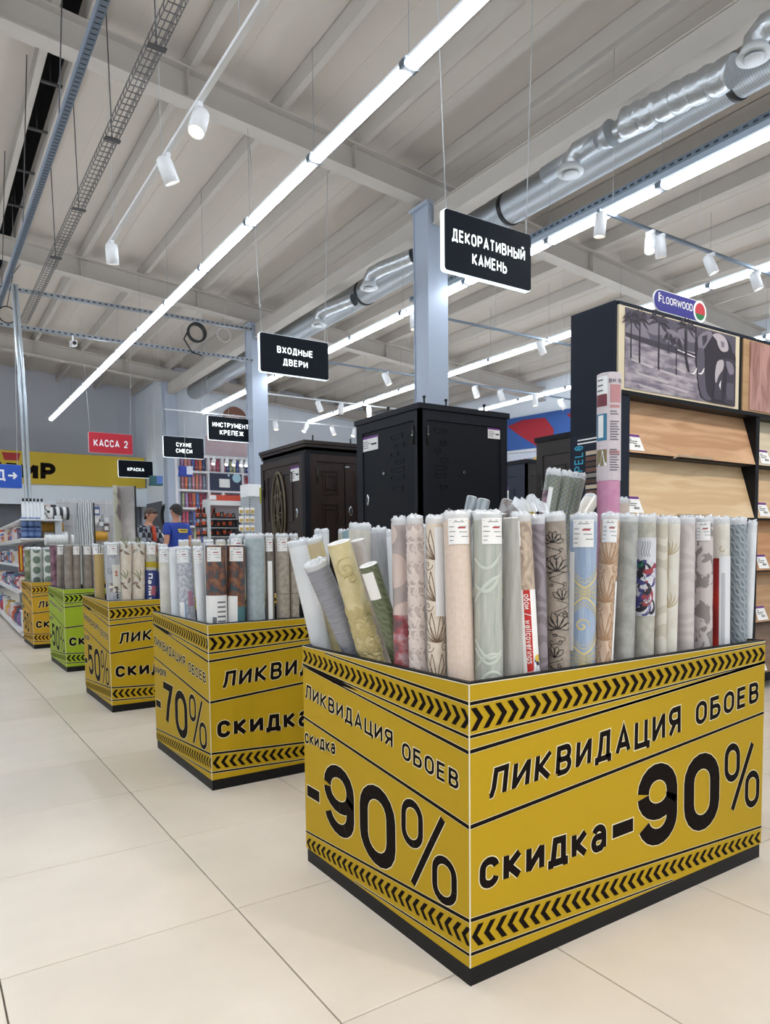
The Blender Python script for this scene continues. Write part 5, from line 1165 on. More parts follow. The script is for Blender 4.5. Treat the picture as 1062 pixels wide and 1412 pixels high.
def S_(pts, m, o):
    if len(pts) > 4:
        n = len(pts); q = []
        for i in range(n):
            p0, p1, p2, p3 = [Vector(pts[(i+j) % n]) for j in (-1, 0, 1, 2)]
            for tt in (0, .33, .66): q.append(tuple(.5*((2*p1)+(p2-p0)*tt+(2*p0-5*p1+4*p2-p3)*tt*tt+(3*p1-p0-3*p2+p3)*tt**3)))
        pts = [(min(1, max(0, a)), min(1, max(0, b))) for a, b in q]
    g.poly([fr.p(x*PWi, (1-y)*PHi, .004+o*.0003) for x, y in pts], m)
S_([(0, 0), (1, 0), (1, .36), (.6, .36), (0, .30)], 1, 1)
for kq, (a, b, c_) in enumerate(((.08, .28, .5), (.2, .16, .6), (.38, .24, .4), (.52, .14, .4))):
    S_([(a-.08, b+.02), (a-.03, b-.10), (a+.06, b-.08), (a+.12, b+.04), (a+.03, b+.1)], 2, 1.3+.25*kq)
S_([(0, .31), (.6, .38), (.62, .44), (.3, .42), (0, .36)], 0, 3); S_([(.44, .37), (.62, .42), (.62, .435), (.44, .385)], 5, 4)
rnd = random.Random(11)
for x, y0_, y1_, s, wd in ((.045, .14, .62, 1, .011), (.115, .1, .66, 1.1, .013), (.275, .08, .70, 1.3, .014), (.43, .30, .72, .8, .008), (.52, .05, .42, 1.2, .012), (.36, .26, .45, .7, .008)):
    S_([(x-wd/2, y1_), (x+wd/2, y1_), (x+wd*.35, y0_), (x-wd*.35, y0_)], 3, 5)
    for k in range(9):
        a = -PI*.1+k*PI*1.2/8-.2; L_ = .085*s; pts = []; ex, ey = x+L_*math.cos(a)*.9, y0_-L_*math.sin(a)*1.6+.05; mx, my = x+L_*.5*math.cos(a), y0_-L_*math.sin(a)*1.2
        S_([(x, y0_), (mx, my-.02), (ex, ey), (mx, my+.025)], 3 if k % 2 else 0, 6+.2*k)
S_([(.62, .12), (.72, .04), (.84, .03), (.93, .10), (.97, .25), (1, .30), (1, 1), (.80, 1), (.68, .97), (.64, .85), (.61, .55), (.60, .35)], 3, 9)
S_([(.64, .10), (.72, .02), (.76, .06), (.72, .18), (.66, .33), (.63, .30), (.62, .18)], 2, 10); S_([(.66, .12), (.71, .08), (.71, .16), (.67, .26)], 0, 11)
S_([(.76, .06), (.83, .02), (.90, .08), (.92, .22), (.86, .26), (.82, .20), (.80, .12)], 4, 11); S_([(.84, .12), (.88, .12), (.88, .20), (.85, .2)], 2, 12)
S_([(.62, .32), (.68, .3), (.69, .6), (.71, .86), (.76, .96), (.70, .98), (.65, .88), (.62, .6)], 1, 12); 
for x, y in ((.565, .62), (.635, .60)): S_([(x-.01, y+.03), (x+.02, y+.02), (x+.05, y-.06), (x+.045, y-.0), (x+.02, y+.045)], 5, 13)
for x, dx in ((.50, .0), (.60, .0)): S_([(x, .02), (x+.008, .02), (x+.02, .4), (x+.05, .62), (x+.03, .62), (x+.005, .42)], 3, 8)
S_([(.80, .42), (.86, .36), (.93, .34), (1, .42), (1, .98), (.86, .95), (.78, .92), (.80, .6)], 0, 14); S_([(.81, .42), (.87, .38), (.87, .50), (.83, .60), (.80, .72), (.79, .6)], 4, 15); S_([(.90, .38), (.96, .40), (.98, .52), (.94, .56), (.91, .48)], 2, 15)
S_([(.88, .5), (.91, .5), (.90, .8), (.88, .94), (.86, .9)], 3, 16); S_([(.9, .68), (.98, .68), (.98, .92), (.91, .92)], 1, 16); S_([(.83, .74), (.85, .66), (.845, .80)], 5, 17)
for x, y, w in ((.04, .62, .2), (.25, .68, .25), (.08, .78, .3), (.3, .86, .25), (.1, .92, .2), (.4, .6, .12)): S_([(x, y), (x+w, y+.04), (x+w*.9, y+.08), (x+.02, y+.03)], 4, 5)
g.build('picture_drawing', SH, pic)
# reddish wood picture in the right bay
p2 = thing('wood_panel', 'reddish wood panel beside the elephant picture at the right edge', 'floor sample', (FX0+1.23, FY-.012, 1.862)); g = G(); g.box(0, 1.3, 0, .012, 0, PH); g.build('panel_board', wood('panel_oak', 'a5825c', 'b8946c'), p2)
m = wood('panel_red', '8a5f55', 'b58a80'); m.node_tree.nodes['Mapping'].inputs['Scale'].default_value = (6, 2, 1.2); g = G(); g.box(.07, 1.2, -.006, 0, .01, PH-.01); g.build('panel_front', m, p2)
# pill sign on top
t = thing('pill_sign', 'purple pill-shaped sign with white lettering and a red and green disc on the flooring stand', 'sign', (0, 0, 0)); ys = FY+.02
a = at(903, 428, 1, ys); b = at(972, 443, 1, ys); zc = .5*(at(905, 413, 1, ys).z+at(966, 430, 1, ys).z); x0, x1 = a.x, b.x; R = .062
def circ(cx, cz, r, y, n=24, a0=0, a1=360): return [(cx+r*math.cos(math.radians(a0+(a1-a0)*k/n)), y, cz+r*math.sin(math.radians(a0+(a1-a0)*k/n))) for k in range(n+(0 if a1-a0 == 360 else 1))]
out = lambda r, y: [(x1-.07, y, zc-r), ] + [(x1-.07, y, zc+r)] + circ(x0+.05, zc, r, y, 12, 90, 270)
g = G(); g.prism(out(R, ys), (0, .008, 0)); g.prism(circ(x1-.055, zc, R+.004, ys-.003), (0, .011, 0)); g.build('sign_backing', m_white, t)
g = G(); g.prism(out(R-.005, ys-.002), (0, .002, 0)); g.build('sign_face', mat('pill_purple', '3c3a8c', .4), t)
g = G(); g.poly(circ(x1-.055, zc, R-.012, ys-.0045, 16, 0, 180)+[], 0); g.poly(circ(x1-.055, zc, R-.012, ys-.0045, 16, 180, 360), 1)
n_ = 16; g.poly([(x1-.055-(R-.012), ys-.0047, zc), (x1-.055+(R-.012), ys-.0047, zc), (x1-.055+(R-.016), ys-.0047, zc-.016), (x1-.055-(R-.016), ys-.0047, zc-.016)], 0); g.build('sign_disc', [mat('disc_red', 'c8404a', .4), mat('disc_green', '2c7a4c', .4)], t)
g = G(); put_text(g, 'FLOORWOOD', [(x0+.035, zc-.012), (x1-.13, zc-.012), (x0+.035, zc+.03), (x1-.13, zc+.03)], lambda u, v, o: (u, ys-.003-o, v), .0005, 0, .14); put_text(g, 'F', [(x0+.028, zc-.014), (x0+.046, zc-.014), (x0+.028, zc+.042), (x0+.046, zc+.042)], lambda u, v, o: (u, ys-.003-o, v), .0005, 0, .14); g.build('sign_lettering', m_wlet, t)
g = G(); g.box(x0+.1, x0+.12, ys+.003, ys+.006, 2.33, zc); g.box(x1-.1, x1-.08, ys+.003, ys+.006, 2.33, zc); g.build('sign_foot', m_white, t)
o = thing('pill_sign', 'edge of a second white-rimmed round sign at the right border of the view', 'sign', (0, 0, 0)); p = at(1071, 440, 1, ys); g = G(); g.prism(circ(p.x, p.z+.03, .07, ys), (0, .01, 0)); g.build('sign_backing', m_white, o); g = G(); g.prism(circ(p.x, p.z+.03, .06, ys-.002), (0, .002, 0)); g.box(p.x-.01, p.x+.01, ys+.002, ys+.008, 2.33, p.z); g.build('sign_face', mat('disc_red'), o)
# sample poster on the side of the stand
sx = FX0-.004; po = thing('sample_poster', 'dark poster with cyan lettering and wood swatches on the side of the flooring stand', 'poster', (sx, 0, 0)); fs = lambda px, py: at(px, py, 0, sx)
A = fs(790, 603); B = fs(826, 597); y_a, y_b = A.y, min(B.y, 3.0); y_b = fs(826, 600).y; zt_, zb_ = A.z, 1.0
g = G(); g.box(-.004, 0.003, y_b, y_a, zb_, zt_); g.build('poster_sheet', mat('poster_navy', '172030', .5, spec=.3), po)
g = G(); Mq = lambda u, v, o: (-.004-o, y_a-u, v); wd = y_a-y_b
q, w = text_quads('APEL®', .13, .22); s_ = .075; ht = .30
_l0 = y_a-fs(805, 640).y; _l1 = y_a-fs(793, 640).y; _b = fs(799, 662).z; _t = fs(799, 615).z
for f in q: g.poly([Mq(_l0+(_l1-_l0)*p.y, _b+p.x/w*(_t-_b), .001) for p in f], 0)
g.build('poster_lettering', mat('cyan_print', '35a8cc', .5), po); g = G()
sw_a = y_a-fs(808.5, 650).y; sw_z0, sw_z1 = fs(812, 690).z, fs(812, 620).z
for k in range(9): z_ = sw_z0+(sw_z1-sw_z0)*k/9; hz = (sw_z1-sw_z0)/9*.72; g.poly([Mq(sw_a, z_, .001), Mq(wd-.002, z_+.002, .001), Mq(wd-.002, z_+hz, .001), Mq(sw_a, z_+hz, .001)], (0, 1, 0, 2, 3, 1, 2, 1, 0)[k])
g.build('swatch_print', [mat('sw1', 'c9b8a0', .5), mat('sw2', '6a4a3a', .5), mat('sw3', '4c3428', .5), mat('sw4', '8b847c', .5)], po)
g = G()
for k in range(2): g.poly([Mq(.04, zt_-.03-.02*k, .001), Mq(wd-.01, zt_-.03-.02*k, .001), Mq(wd-.01, zt_-.022-.02*k, .001), Mq(.04, zt_-.022-.02*k, .001)], 0)
g.build('poster_heading', m_wlet, po)

# ================================================================== FAR WALL: RACK, MURAL, STRIPES
YR = 19.9; rk = lambda px, py: at(px, py, 1, YR)
xa, xb = rk(243, 640).x, rk(352, 640).x; zT = rk(243, 627).z
m_rk = mat('rack_white', 'e4e2e6', .5)
t = thing('roll_rack', 'tall white rack of coloured film rolls against the far wall', 'rack', (xa, YR, 0)); cols = [0]+[rk(p, 660).x-xa for p in (288.5, 307.7, 334.5)]+[xb-xa]; rows = [zT, rk(260, 650).z, rk(260, 676).z, rk(260, 701).z, rk(260, 726).z, rk(260, 750).z]
g = G()
for x in cols: g.box(x-.035, x+.035, 0, .3, 0, zT)
g.build('upright', m_rk, t); g = G(); g.box(cols[0], cols[-1], .3, .32, 0, zT); g.build('back_panel', m_rk, t)
for z in rows: g = G(); g.box(cols[0]+.035, cols[-1]-.035, .001, .299, z-.03, z+.03); g.build('shelf', m_rk, t)
RC = ['c8a8c8', 'd08a9a', '5560a8', 'e07048', 'b890c0', '8a3050', 'c85070', '9098b0', 'd8b870', '6878b8', 'cc6088', '3c4878', 'e08870', 'b0b890', 'd0506a', '7a6aa8', 'e0a0b0', 'a83848']
CN = ['lilac', 'rose', 'indigo', 'orange', 'mauve', 'wine red', 'raspberry', 'grey-blue', 'sand yellow', 'blue', 'pink', 'navy', 'salmon', 'sage', 'coral', 'violet', 'pale pink', 'dark red']
proto = {}
for ri in range(5):
    for ci in range(4):
        if ri == 1 and ci in (1, 2): continue
        x0, x1 = xa+cols[ci]+.045, xa+cols[ci+1]-.045; n = max(3, int((x1-x0)/.10)); zb = rows[ri+1]+.031; h = rows[ri]-.031-zb-.04
        for k in range(n):
            c = random.randrange(len(RC)); key = (c, ri)
            pos = (x0+(k+.5)*(x1-x0)/n, YR+.14, zb)
            if key not in proto:
                g = G(); g.lathe([(.038, 0), (.038, h*.3), (.038, h*.33), (.038, h*.7), (.038, h)], n=10, mats=[0, 1, 0, 0, 0]); o = g.build('film_roll', [mat('film_'+RC[c], RC[c], .4, noise=.25, nscale=25), m_lab]); proto[key] = o
            else: o = proto[key].copy(); COL.objects.link(o)
            o.location = pos; tag(o, f'{CN[c]} film roll, {od(k)} in the {od(ci)} bay, {od(ri)} row of the wall rack', 'film roll', 'coloured film rolls in the far rack')
# night-sky poster inside the rack
t = thing('night_poster', 'dark blue poster with a pale moon inside the roll rack', 'poster', (0, 0, 0)); g = G(); a = rk(289.5, 676); b = rk(333, 653); g.box(a.x, b.x, YR-.02, YR-.004, a.z, b.z-.03); g.build('poster_sheet', mat('night_blue', '2c3350', .5), t)
c = rk(326, 659.5); g = G(); g.poly(circ(c.x, c.z, .13, YR-.022, 20)); c2 = rk(315, 655.5); g.poly(circ(c2.x, c2.z, .035, YR-.022, 10)); g.build('moon_print', mat('moon_blue', 'a9d2e0', .5), t)
g = G(); a = rk(302, 672); b = rk(316, 661); g.box(a.x, b.x, YR-.05, YR-.021, a.z, b.z); g.build('label_card', m_lab, t)
# portrait mural above the rack
YM = 20.37; t = thing('wall_mural', 'faded pink mural with the top of a brown-haired head, high on the far wall', 'mural', (0, 0, 0)); mm_ = lambda px, py: at(px, py, 1, YM)
g = G(); a = mm_(284, 627); b = mm_(350, 606); g.box(a.x, b.x, YM, YM+.02, a.z, b.z); g.build('mural_sheet', mat('mural_pink', 'd8c0c4', .6, noise=.15, nscale=2), t)
g = G(); c = mm_(324, 583); n = 28
g.poly([(c.x+.42*math.cos(k*2*PI/n), YM-.004, c.z+.47*math.sin(k*2*PI/n)) for k in range(n)], 0); g.poly([(c.x-.06+.33*math.cos(k*2*PI/n), YM-.006, c.z-.14+.38*math.sin(k*2*PI/n)) for k in range(n)], 1)
g.build('head_print', [mat('mural_hair', '8a5f50', .6), mat('mural_skin', 'd0a898', .6)], t)
# red and blue wall decoration at the right wall
XW = 14.47; rw = lambda px, py: (at(px, py, 0, XW)); t = thing('striped_wall_panel', 'blue wall panel with red wedges beyond the door stands', 'wall panel', (0, 0, 0))
g = G()
def wp(pts, m, o, th=.02): g.prism([tuple(rw(*p)+Vector((-o, 0, 0))) for p in pts], (th, 0, 0), m)
wp([(612, 590), (700, 578), (768, 566), (830, 556), (830, 605), (742, 617), (612, 632)], 0, .0); g.build('blue_field', mat('wall_blue', '3c66b0', .55), t); g = G()
wp([(700, 588), (722, 579), (752, 576), (764, 592), (762, 611), (740, 615), (716, 600)], 0, .012, .011); wp([(612, 614), (628, 628), (612, 631)], 0, .012, .011); wp([(782, 571), (800, 566), (800, 590)], 0, .012, .011); g.build('red_wedge', mat('wall_red', 'b02836', .55), t)
g = G(); g.bar(rw(612, 634), rw(760, 618), .06, .06); g.build('white_rail', m_white, t)
for k in range(26):
    p = rw(614+5.0*k, 0); f = k/25; y_ = 17.2-(17.2-12.6)*f; key = ('r', k % 9)
    if key not in proto: g = G(); g.lathe([(.07, 0), (.07, .12), (.07, .16), (.07, .42)], n=10, mats=[0, 1, 0]); o = g.build('film_roll', [mat('film_'+RC[k % 9], RC[k % 9], .4), m_lab]); proto[key] = o
    else: o = proto[key].copy(); COL.objects.link(o)
    o.location = (14.2, y_, 3.02); tag(o, f'{CN[k % 9]} film roll, {od(k)} from the far end of the right wall shelf', 'film roll', 'coloured film rolls on the right wall')
g = G(); g.box(13.95, 14.45, 12.3, 17.6, 2.96, 3.018); g.box(13.97, 14.0, 12.3, 12.34, 0, 2.96); g.box(13.97, 14.0, 17.56, 17.6, 0, 2.96); tag(g.build('high_shelf', m_rk), 'white high shelf at the right wall carrying coloured rolls', 'shelf')

# ================================================================== TOOL STAND, KIOSK, SMALL SIGNS
YT = 14.6; tk = lambda px, py: at(px, py, 1, YT); a = tk(265, 0).x; b = tk(328, 0).x; zt_ = tk(290, 683).z
t = thing('tool_stand', 'grey pegboard tool stand under an orange-red header', 'tool stand', (a, YT, 0)); w = b-a
g = G(); g.box(0, w, .02, .05, 0, zt_-.12); g.build('pegboard', mat('pegboard_grey', 'a8a6a8', .5, noise=.1, nscale=60), t); g = G(); g.box(-.06, 0, -.25, .05, 0, zt_-.1); g.build('side_panel', m_steel_w, t); g = G(); g.box(w-.08, w, -.25, .02, 0, zt_-.25); g.build('wooden_side', mat('side_brown', '8a6a50', .5), t)
h0, h1 = tk(290, 697).z, tk(290, 684).z; g = G(); g.box(.03, w-.08, -.12, -.10, h0, h1+.02); g.build('header_board', mat('header_orange', 'd8553e', .5), t)
g = G(); g.box(.03, w-.08, -.126, -.12, h0, h0+.10); g.box(.03, .18, -.126, -.12, h1-.08, h1+.01); g.build('header_strip', m_lab, t)
for z in (tk(290, 716).z, tk(290, 728).z, tk(290, 740).z, .8, .45): g = G(); g.box(0, w-.08, -.3, .02, z-.012, z); g.build('shelf', m_steel_w, t)
m_tor = mat('tool_orange', 'c8522c', .45); m_tb = mat('tool_black', '26221f', .5); m_tc = mat('tool_cream', 'd8c8b0', .5)
def trowel(x, y, z, lab):
    g = G(); g.bar((0, 0, .1), (.0, 0, .0), .05, .03, 0); g.bar((0, -.02, .0), (.03, -.03, -.14), .07, .012, 1); g.tube([(0, -.02, .02), (0, -.06, .06), (0, -.05, .12)], .018, 6, 2)
    o = g.build('hand_trowel', [m_tor, m_tc, m_tb]); o.location = (x, y, z); tag(o, lab, 'tool', 'orange hand tools on the pegboard'); return o
tr = None
for k, px in enumerate((271, 275, 279.5, 287, 293.5)):
    p = tk(px, 708)
    if tr is None: tr = trowel(p.x, YT-.05, p.z, 'orange-handled trowel hanging in the top row of the tool stand')
    else: c = tr.copy(); COL.objects.link(c); c.location = (p.x, YT-.05, p.z); c['label'] = f'{od(k)} orange-handled trowel from the left in the top row of the tool stand'
def planer(x, y, z, col, lab):
    g = G(); g.box(-.11, .11, -.05, .05, 0, .05, 1); g.box(-.1, -.02, -.04, .04, .05, .12, 0); g.tube([(.0, 0, .05), (.03, 0, .13), (.09, 0, .13), (.1, 0, .05)], .018, 8, 2)
    o = g.build('sanding_tool', [mat('tool_orange'), col, m_tb]); o.location = (x, y, z); tag(o, lab, 'tool', 'sanding tools on the tool stand shelves'); return o
pl = planer(0, 0, 0, m_tb, 'x'); first = True; rnd = random.Random(4)
for row, zz in ((716, 0), (728, 0), (740, 0)):
    for kk_, px in enumerate((272, 281, 290, 299, 308, 316)):
        p = tk(px+rnd.uniform(-1, 1), row); o = pl if first else pl.copy()
        if not first: COL.objects.link(o)
        first = False; o.location = (p.x, YT-.15, p.z+.002); s = rnd.uniform(.75, 1.1); o.scale = (s*.8, s, s); tag(o, f'orange sanding tool, {od(kk_)} from the left, {dict(((716, "upper"), (728, "middle"), (740, "lower")))[row]} shelf of the tool stand', 'tool', 'sanding tools on the tool stand shelves')
# kiosk
YK = 13.2; kk = lambda px, py: at(px, py, 1, YK); a = kk(326, 0).x; b = kk(356, 0).x; zt_ = kk(340, 667).z
t = thing('packet_kiosk', 'white-topped grey kiosk with hanging packets, left of the brown door stand', 'kiosk', (a, YK, 0)); w = b-a
g = G(); g.box(0, w, 0, .4, zt_-.24, zt_); g.build('header_box', m_white, t); g = G(); g.box(0, .06, 0, .4, 0, zt_-.24); g.box(.06, w, .04, .4, 0, zt_-.24); g.build('kiosk_body', mat('kiosk_grey', 'aab0b6', .5), t)
g = G()
k = .1
while k < zt_-.3: g.box(.02, .04, -.002, 0, k, k+.02); k += .05
g.build('peg_hole', mat('hole_dark'), t)['kind'] = 'stuff'
pk = None; m_pk = [m_lab, mat('packet_amber', 'c8a860', .4)]
for row in (704, 716, 728, 740):
    for px in (333, 341, 348):
        p = kk(px, row)
        if pk is None: g = G(); g.box(-.045, .045, -.02, .0, -.06, .06, 0); g.box(-.035, .035, -.03, -.02, -.05, .01, 1); g.tube([(0, .0, .04), (0, -.03, .05)], .004, 5); o = g.build('hanging_packet', m_pk); pk = o
        else: o = pk.copy(); COL.objects.link(o)
        o.location = (p.x, YK+.018, p.z); tag(o, f'amber packet, column {od((333, 341, 348).index(px))} from the left, {od((704, 716, 728, 740).index(row))} row on the grey kiosk'.replace('column ', 'in the ').replace(' from the left,', ' column from the left,'), 'packet', 'packets on the grey kiosk')
g = G(); a = kk(350, 695); b = kk(359, 672); g.prism([(a.x, YK-.3, a.z), (b.x, YK-.42, a.z+.03), (b.x, YK-.42, b.z+.02), (a.x, YK-.3, b.z-.04)], (0, .01, 0)); o = g.build('side_banner', mat('lime_card', 'a8a83c', .5)); o.parent = t; o.location = -Vector(t.location)
for px, py, lb, c1, c2, Y in ((256, 650, 'small blue and white box sign before the roll rack', '2c40a0', 'd8dce8', 17.0), (215, 663, 'small teal and blue box sign below the paint sign', '2a5a60', '5878c0', 18.5)):
    p = at(px, py, 1, Y); t = thing('box_sign', lb, 'sign', tuple(p)); g = G(); g.box(-.15, 0, -.08, .08, -.08, .12); g.box(-.16, .15, -.09, .09, -.12, -.08); g.build('sign_body', mat('bx'+c1, c1, .5), t); g = G(); g.box(0, .15, -.08, .08, -.08, .12); g.build('sign_side', mat('bx'+c2, c2, .5), t); g = G(); g.tube([(0, 0, .12), (0, 0, roof(p.x)+.56-p.z)], .004, 5); g.build('suspension_wire', m_wire, t)
c = at(228, 711, 0, 6.15); g = G(); g.tube([(6.15, c.y+.32*math.cos(k*PI/12), c.z+.30*math.sin(k*PI/12)) for k in range(24)], .045, 8, closed=True); tag(g.build('oval_ring', m_blk), 'black oval ring mounted on the white side wall behind the person in blue', 'ring')
# ================================================================== SHELVING AT THE LEFT
G0 = Vector((1.01, 9.35, 0)); rzg = -math.atan2(.12, 4.0)
def gl(x, y, z): c, s = math.cos(rzg), math.sin(rzg); return Vector((G0.x+x*c-y*s, G0.y+x*s+y*c, z))
t = thing('shelving_unit', 'white shop shelving at the left edge stocked with tubs and boxes', 'shelving', tuple(G0), None, rzg)
sz = [at(16, y_, 0, 1.08).z for y_ in (857, 809, 777.5, 746)]; sz[0] = max(.10, sz[0])
g = G(); g.box(.46, .50, 0, 5.2, 0, 1.45); g.build('back_panel', m_steel_w, t)
for k, z in enumerate(sz):
    g = G(); d = 0 if k < 2 else .06
    g.box(d, .46, 0, 5.2, z-.02, z); g.box(d-.01, d, 0, 5.2, z-.03, z+.006); g.build('shelf', m_white, t)
g = G()
for y in (0, 1.3, 2.6, 3.9, 5.2): g.box(.42, .46, y-.02, y+.02, 0, 1.45)
g.build('upright', m_steel_w, t); g = G(); g.box(.02, .46, 0, 5.2, 0.03, sz[0]-.03); g.build('base_plinth', m_white, t); g = G()
for y in (.1, 1.2, 2.3, 3.4, 4.5): g.tube([(.06, y, 0), (.06, y, .03)], .02, 8)
g.build('foot', m_blk, t)
SC = ['e6e4e0', 'd8a8a8', '4c7ab8', 'c8502c', 'e8d8c8', '8a6a9a', 'd8b050', '7aa0a8', 'e0d0d0', 'b84050', '3c4a6a', 'dcdce0']
CC = dict(zip(SC, ['off-white', 'pale pink', 'blue', 'orange', 'beige', 'violet', 'yellow', 'teal', 'pinkish', 'red', 'navy', 'light grey']))
prt = {}
def can(kind, c, c2):
    key = (kind, c, c2)
    if key in prt: o = prt[key].copy(); COL.objects.link(o); return o
    g = G(); ms = [mat('goods_'+c, c, .4), mat('goods_'+c2, c2, .4), m_white]
    if kind == 'paint_can': g.lathe([(.045, 0), (.045, .03), (.045, .12), (.045, .16), (.047, .165), (.047, .175)], n=12, mats=[0, 1, 0, 2, 2])
    elif kind == 'carton': g.box(-.05, .05, -.045, .045, 0, .15, 0); g.box(-.051, -.0505, -.035, .035, .03, .1, 1); g.box(-.035, .035, -.046, -.0455, .03, .1, 1)
    elif kind == 'plastic_tub': g.lathe([(.05, 0), (.058, .11), (.062, .112), (.062, .13)], n=14, mats=[0, 1, 1]); g.lathe([(.0535, .03), (.0565, .08)], n=14, m=1, caps=False)
    elif kind == 'plastic_bottle': g.lathe([(.045, 0), (.047, .02), (.047, .16), (.022, .20), (.02, .21)], n=12); g.lathe([(.024, .21), (.024, .245)], n=12, m=1)
    elif kind == 'goods_bag': g.lathe([(.05, 0), (.07, .03), (.062, .10), (.03, .13), (.045, .16)], n=9); g.lathe([(.068, .035), (.064, .08)], n=9, m=1, caps=False)
    o = g.build(kind, ms); prt[key] = o; return o
lv = ['bottom', 'lower', 'middle', 'upper']; kinds = [['paint_can', 'goods_bag', 'goods_bag'], ['carton', 'plastic_tub'], ['carton', 'paint_can', 'carton'], ['plastic_bottle', 'plastic_tub', 'paint_can']]
rnd = random.Random(21)
nice = {'paint_can': 'can', 'goods_bag': 'bag', 'carton': 'box', 'plastic_tub': 'tub', 'plastic_bottle': 'bottle'}
for k, z in enumerate(sz):
    y = .1; j = 0
    while y < 5.1:
        kd = kinds[k][(j//4) % len(kinds[k])]; c = SC[(j//3*5+k*4) % len(SC)]; c2 = SC[(j//3*7+k) % len(SC)]
        o = can(kd, c, c2); o.location = gl(.10+.05*(k > 1), y, z); tag(o, f'{CC[c]} {nice[kd]}, {od(j)} from the near end of the {lv[k]} shelf', nice[kd], f'goods on the {lv[k]} shelf')
        s = 1.0 if k else 1.15; o.scale = (s, s, s*rnd.uniform(.9, 1.15)); y += .13; j += 1
# yellow and red strip card
p = at(25, 752, 1, 9.2); q = at(33, 788, 1, 9.2); t = thing('strip_card', 'narrow yellow card with a red border hanging on the shelving end', 'price card', (p.x, 9.2, q.z)); w = q.x-p.x; h = p.z-q.z
g = G(); g.box(0, w, 0, .006, 0, h); g.build('card_border', mat('banner_red'), t); g = G(); g.box(.014, w-.014, -.002, -.0005, .014, h-.014); g.build('card_face', mat('card_yellow', 'd8b828', .5), t)
# gondola end with hooks
YE = 9.45; ek = lambda px, py: at(px, py, 1, YE); a = 1.50; b = ek(150, 0).x
t = thing('hook_stand', 'wire hook stand of tapes and spools behind the farthest bins', 'hook stand', (a, YE, 0)); w = b-a; zt_ = ek(80, 687).z
g = G(); g.box(0, w, .16, .18, 0, zt_); g.build('hook_panel', mat('hook_panel_pale', 'c9c6c6', .5, noise=.1, nscale=10), t); g = G()
for i in range(9):
    z = .5+i*.14
    if z < zt_: g.tube([(0, .14, z), (w, .14, z)], .004, 5)
for i in range(12): x = w*i/11; g.tube([(x, .14, .4), (x, .14, zt_)], .003, 5)
g.build('wire_grid', m_wire, t)
for z in (ek(40, 717.5).z, ek(40, 743).z): g = G(); g.box(.03, .47, -.3, 3.4, z-.015, z); g.build('end_shelf', m_white, bpy.data.objects['shelving_unit'])
x_off = 0
for k, px in enumerate((30, 35, 40, 45, 50, 55)):
    p = ek(px, 717); o = can('plastic_bottle', 'eef0f2', '1c2224'); o.location = (p.x, YE-.2, ek(40, 717.5).z); o.scale = (.5, .9, 1.0); tag(o, f'{od(k)} white bottle with black cap from the left, on top of the left shelving', 'bottle', 'white bottles on the top shelf')
for r_ in range(2):
    for k in range(3):
        p = ek((31, 39.5, 48)[k], 730); o = can('plastic_tub', '4a6494', '6f88b8'); o.location = (p.x, YE-.2, ek(40, 743).z+r_*.122); o.scale = (.72, .8, .93); tag(o, f'{od(k)} blue tub from the left in the {["lower", "upper"][r_]} layer under the white bottles', 'tub', 'blue tubs stacked in two layers')
def spool(x, y, z, R, h, m1, m2, name, lab, grp, ax='x'):
    key = (name, R, h, m1.name)
    if key in prt: o = prt[key].copy(); COL.objects.link(o)
    else:
        g = G(); g.lathe([(R*.35, -h/2), (R, -h/2), (R, h/2), (R*.35, h/2), (R*.35, -h/2)], n=20, mats=[1, 0, 1, 1], caps=False); o = g.build(name, [m1, m2]); prt[key] = o
    o.rotation_euler = (0, PI/2, 0) if ax == 'x' else (PI/2, 0, 0); o.location = (x, y, z); tag(o, lab, 'tape roll', grp); return o
m_tw = mat('tape_white', 'e6e6e6', .5); m_tbk = mat('tape_black', '22262c', .5); m_am = mat('tape_amber', 'b8862c', .5); m_ylw = mat('roll_amber', 'd09a30', .5)
for k in range(6): p = ek(70+4.6*k, 708); spool(p.x, YE+.02, p.z, .078, .03, m_tbk if k % 2 else m_tw, m_tw, 'tape_spool', od(k)+' black and white tape spool from the left on the upper hook', 'tape spools on the upper hook')
for k in range(5): p = ek(60+6*k, 727); spool(p.x, YE, p.z, .06, .05, m_am, m_tw, 'tape_spool', od(k)+' amber tape roll from the left on the middle hook', 'amber tape rolls on the middle hook')
for k in range(6): p = ek(62+5.5*k, 740); spool(p.x, YE-.02, p.z, .058, .045, m_tw, m_tbk if k % 2 else m_am, 'tape_spool', od(k)+' white tape roll from the left on the lower hook', 'white tape rolls on the lower hook')
p = ek(137, 739); spool(p.x, YE, p.z, .06, .18, m_ylw, m_tw, 'fibre_tape', 'amber fibre roll between the two sample boards', None)
for k, (px, py, c) in enumerate(((133, 705, '5a6ca0'), (133, 717, 'd8d4d4'), (139, 722, '9098a0'), (146, 716, 'c8c8cc'), (146, 728, '6a5a58'), (61, 704, 'd8c0b8'), (65, 701, 'e0d0cc'), (62, 712, 'd0b8b0'), (66, 710, 'c8a8a0'))):
    p = ek(px, py); o = can('carton', c, 'e6e4e0'); o.location = (p.x, YE, p.z-.05); o.scale = (.7, .7, .7); tag(o, ['blue', 'pale', 'grey', 'silver', 'brown', 'buff', 'cream', 'beige', 'rosy'][k]+' small pack hanging on the wire hook stand', 'pack', 'small packs on the hook stand')
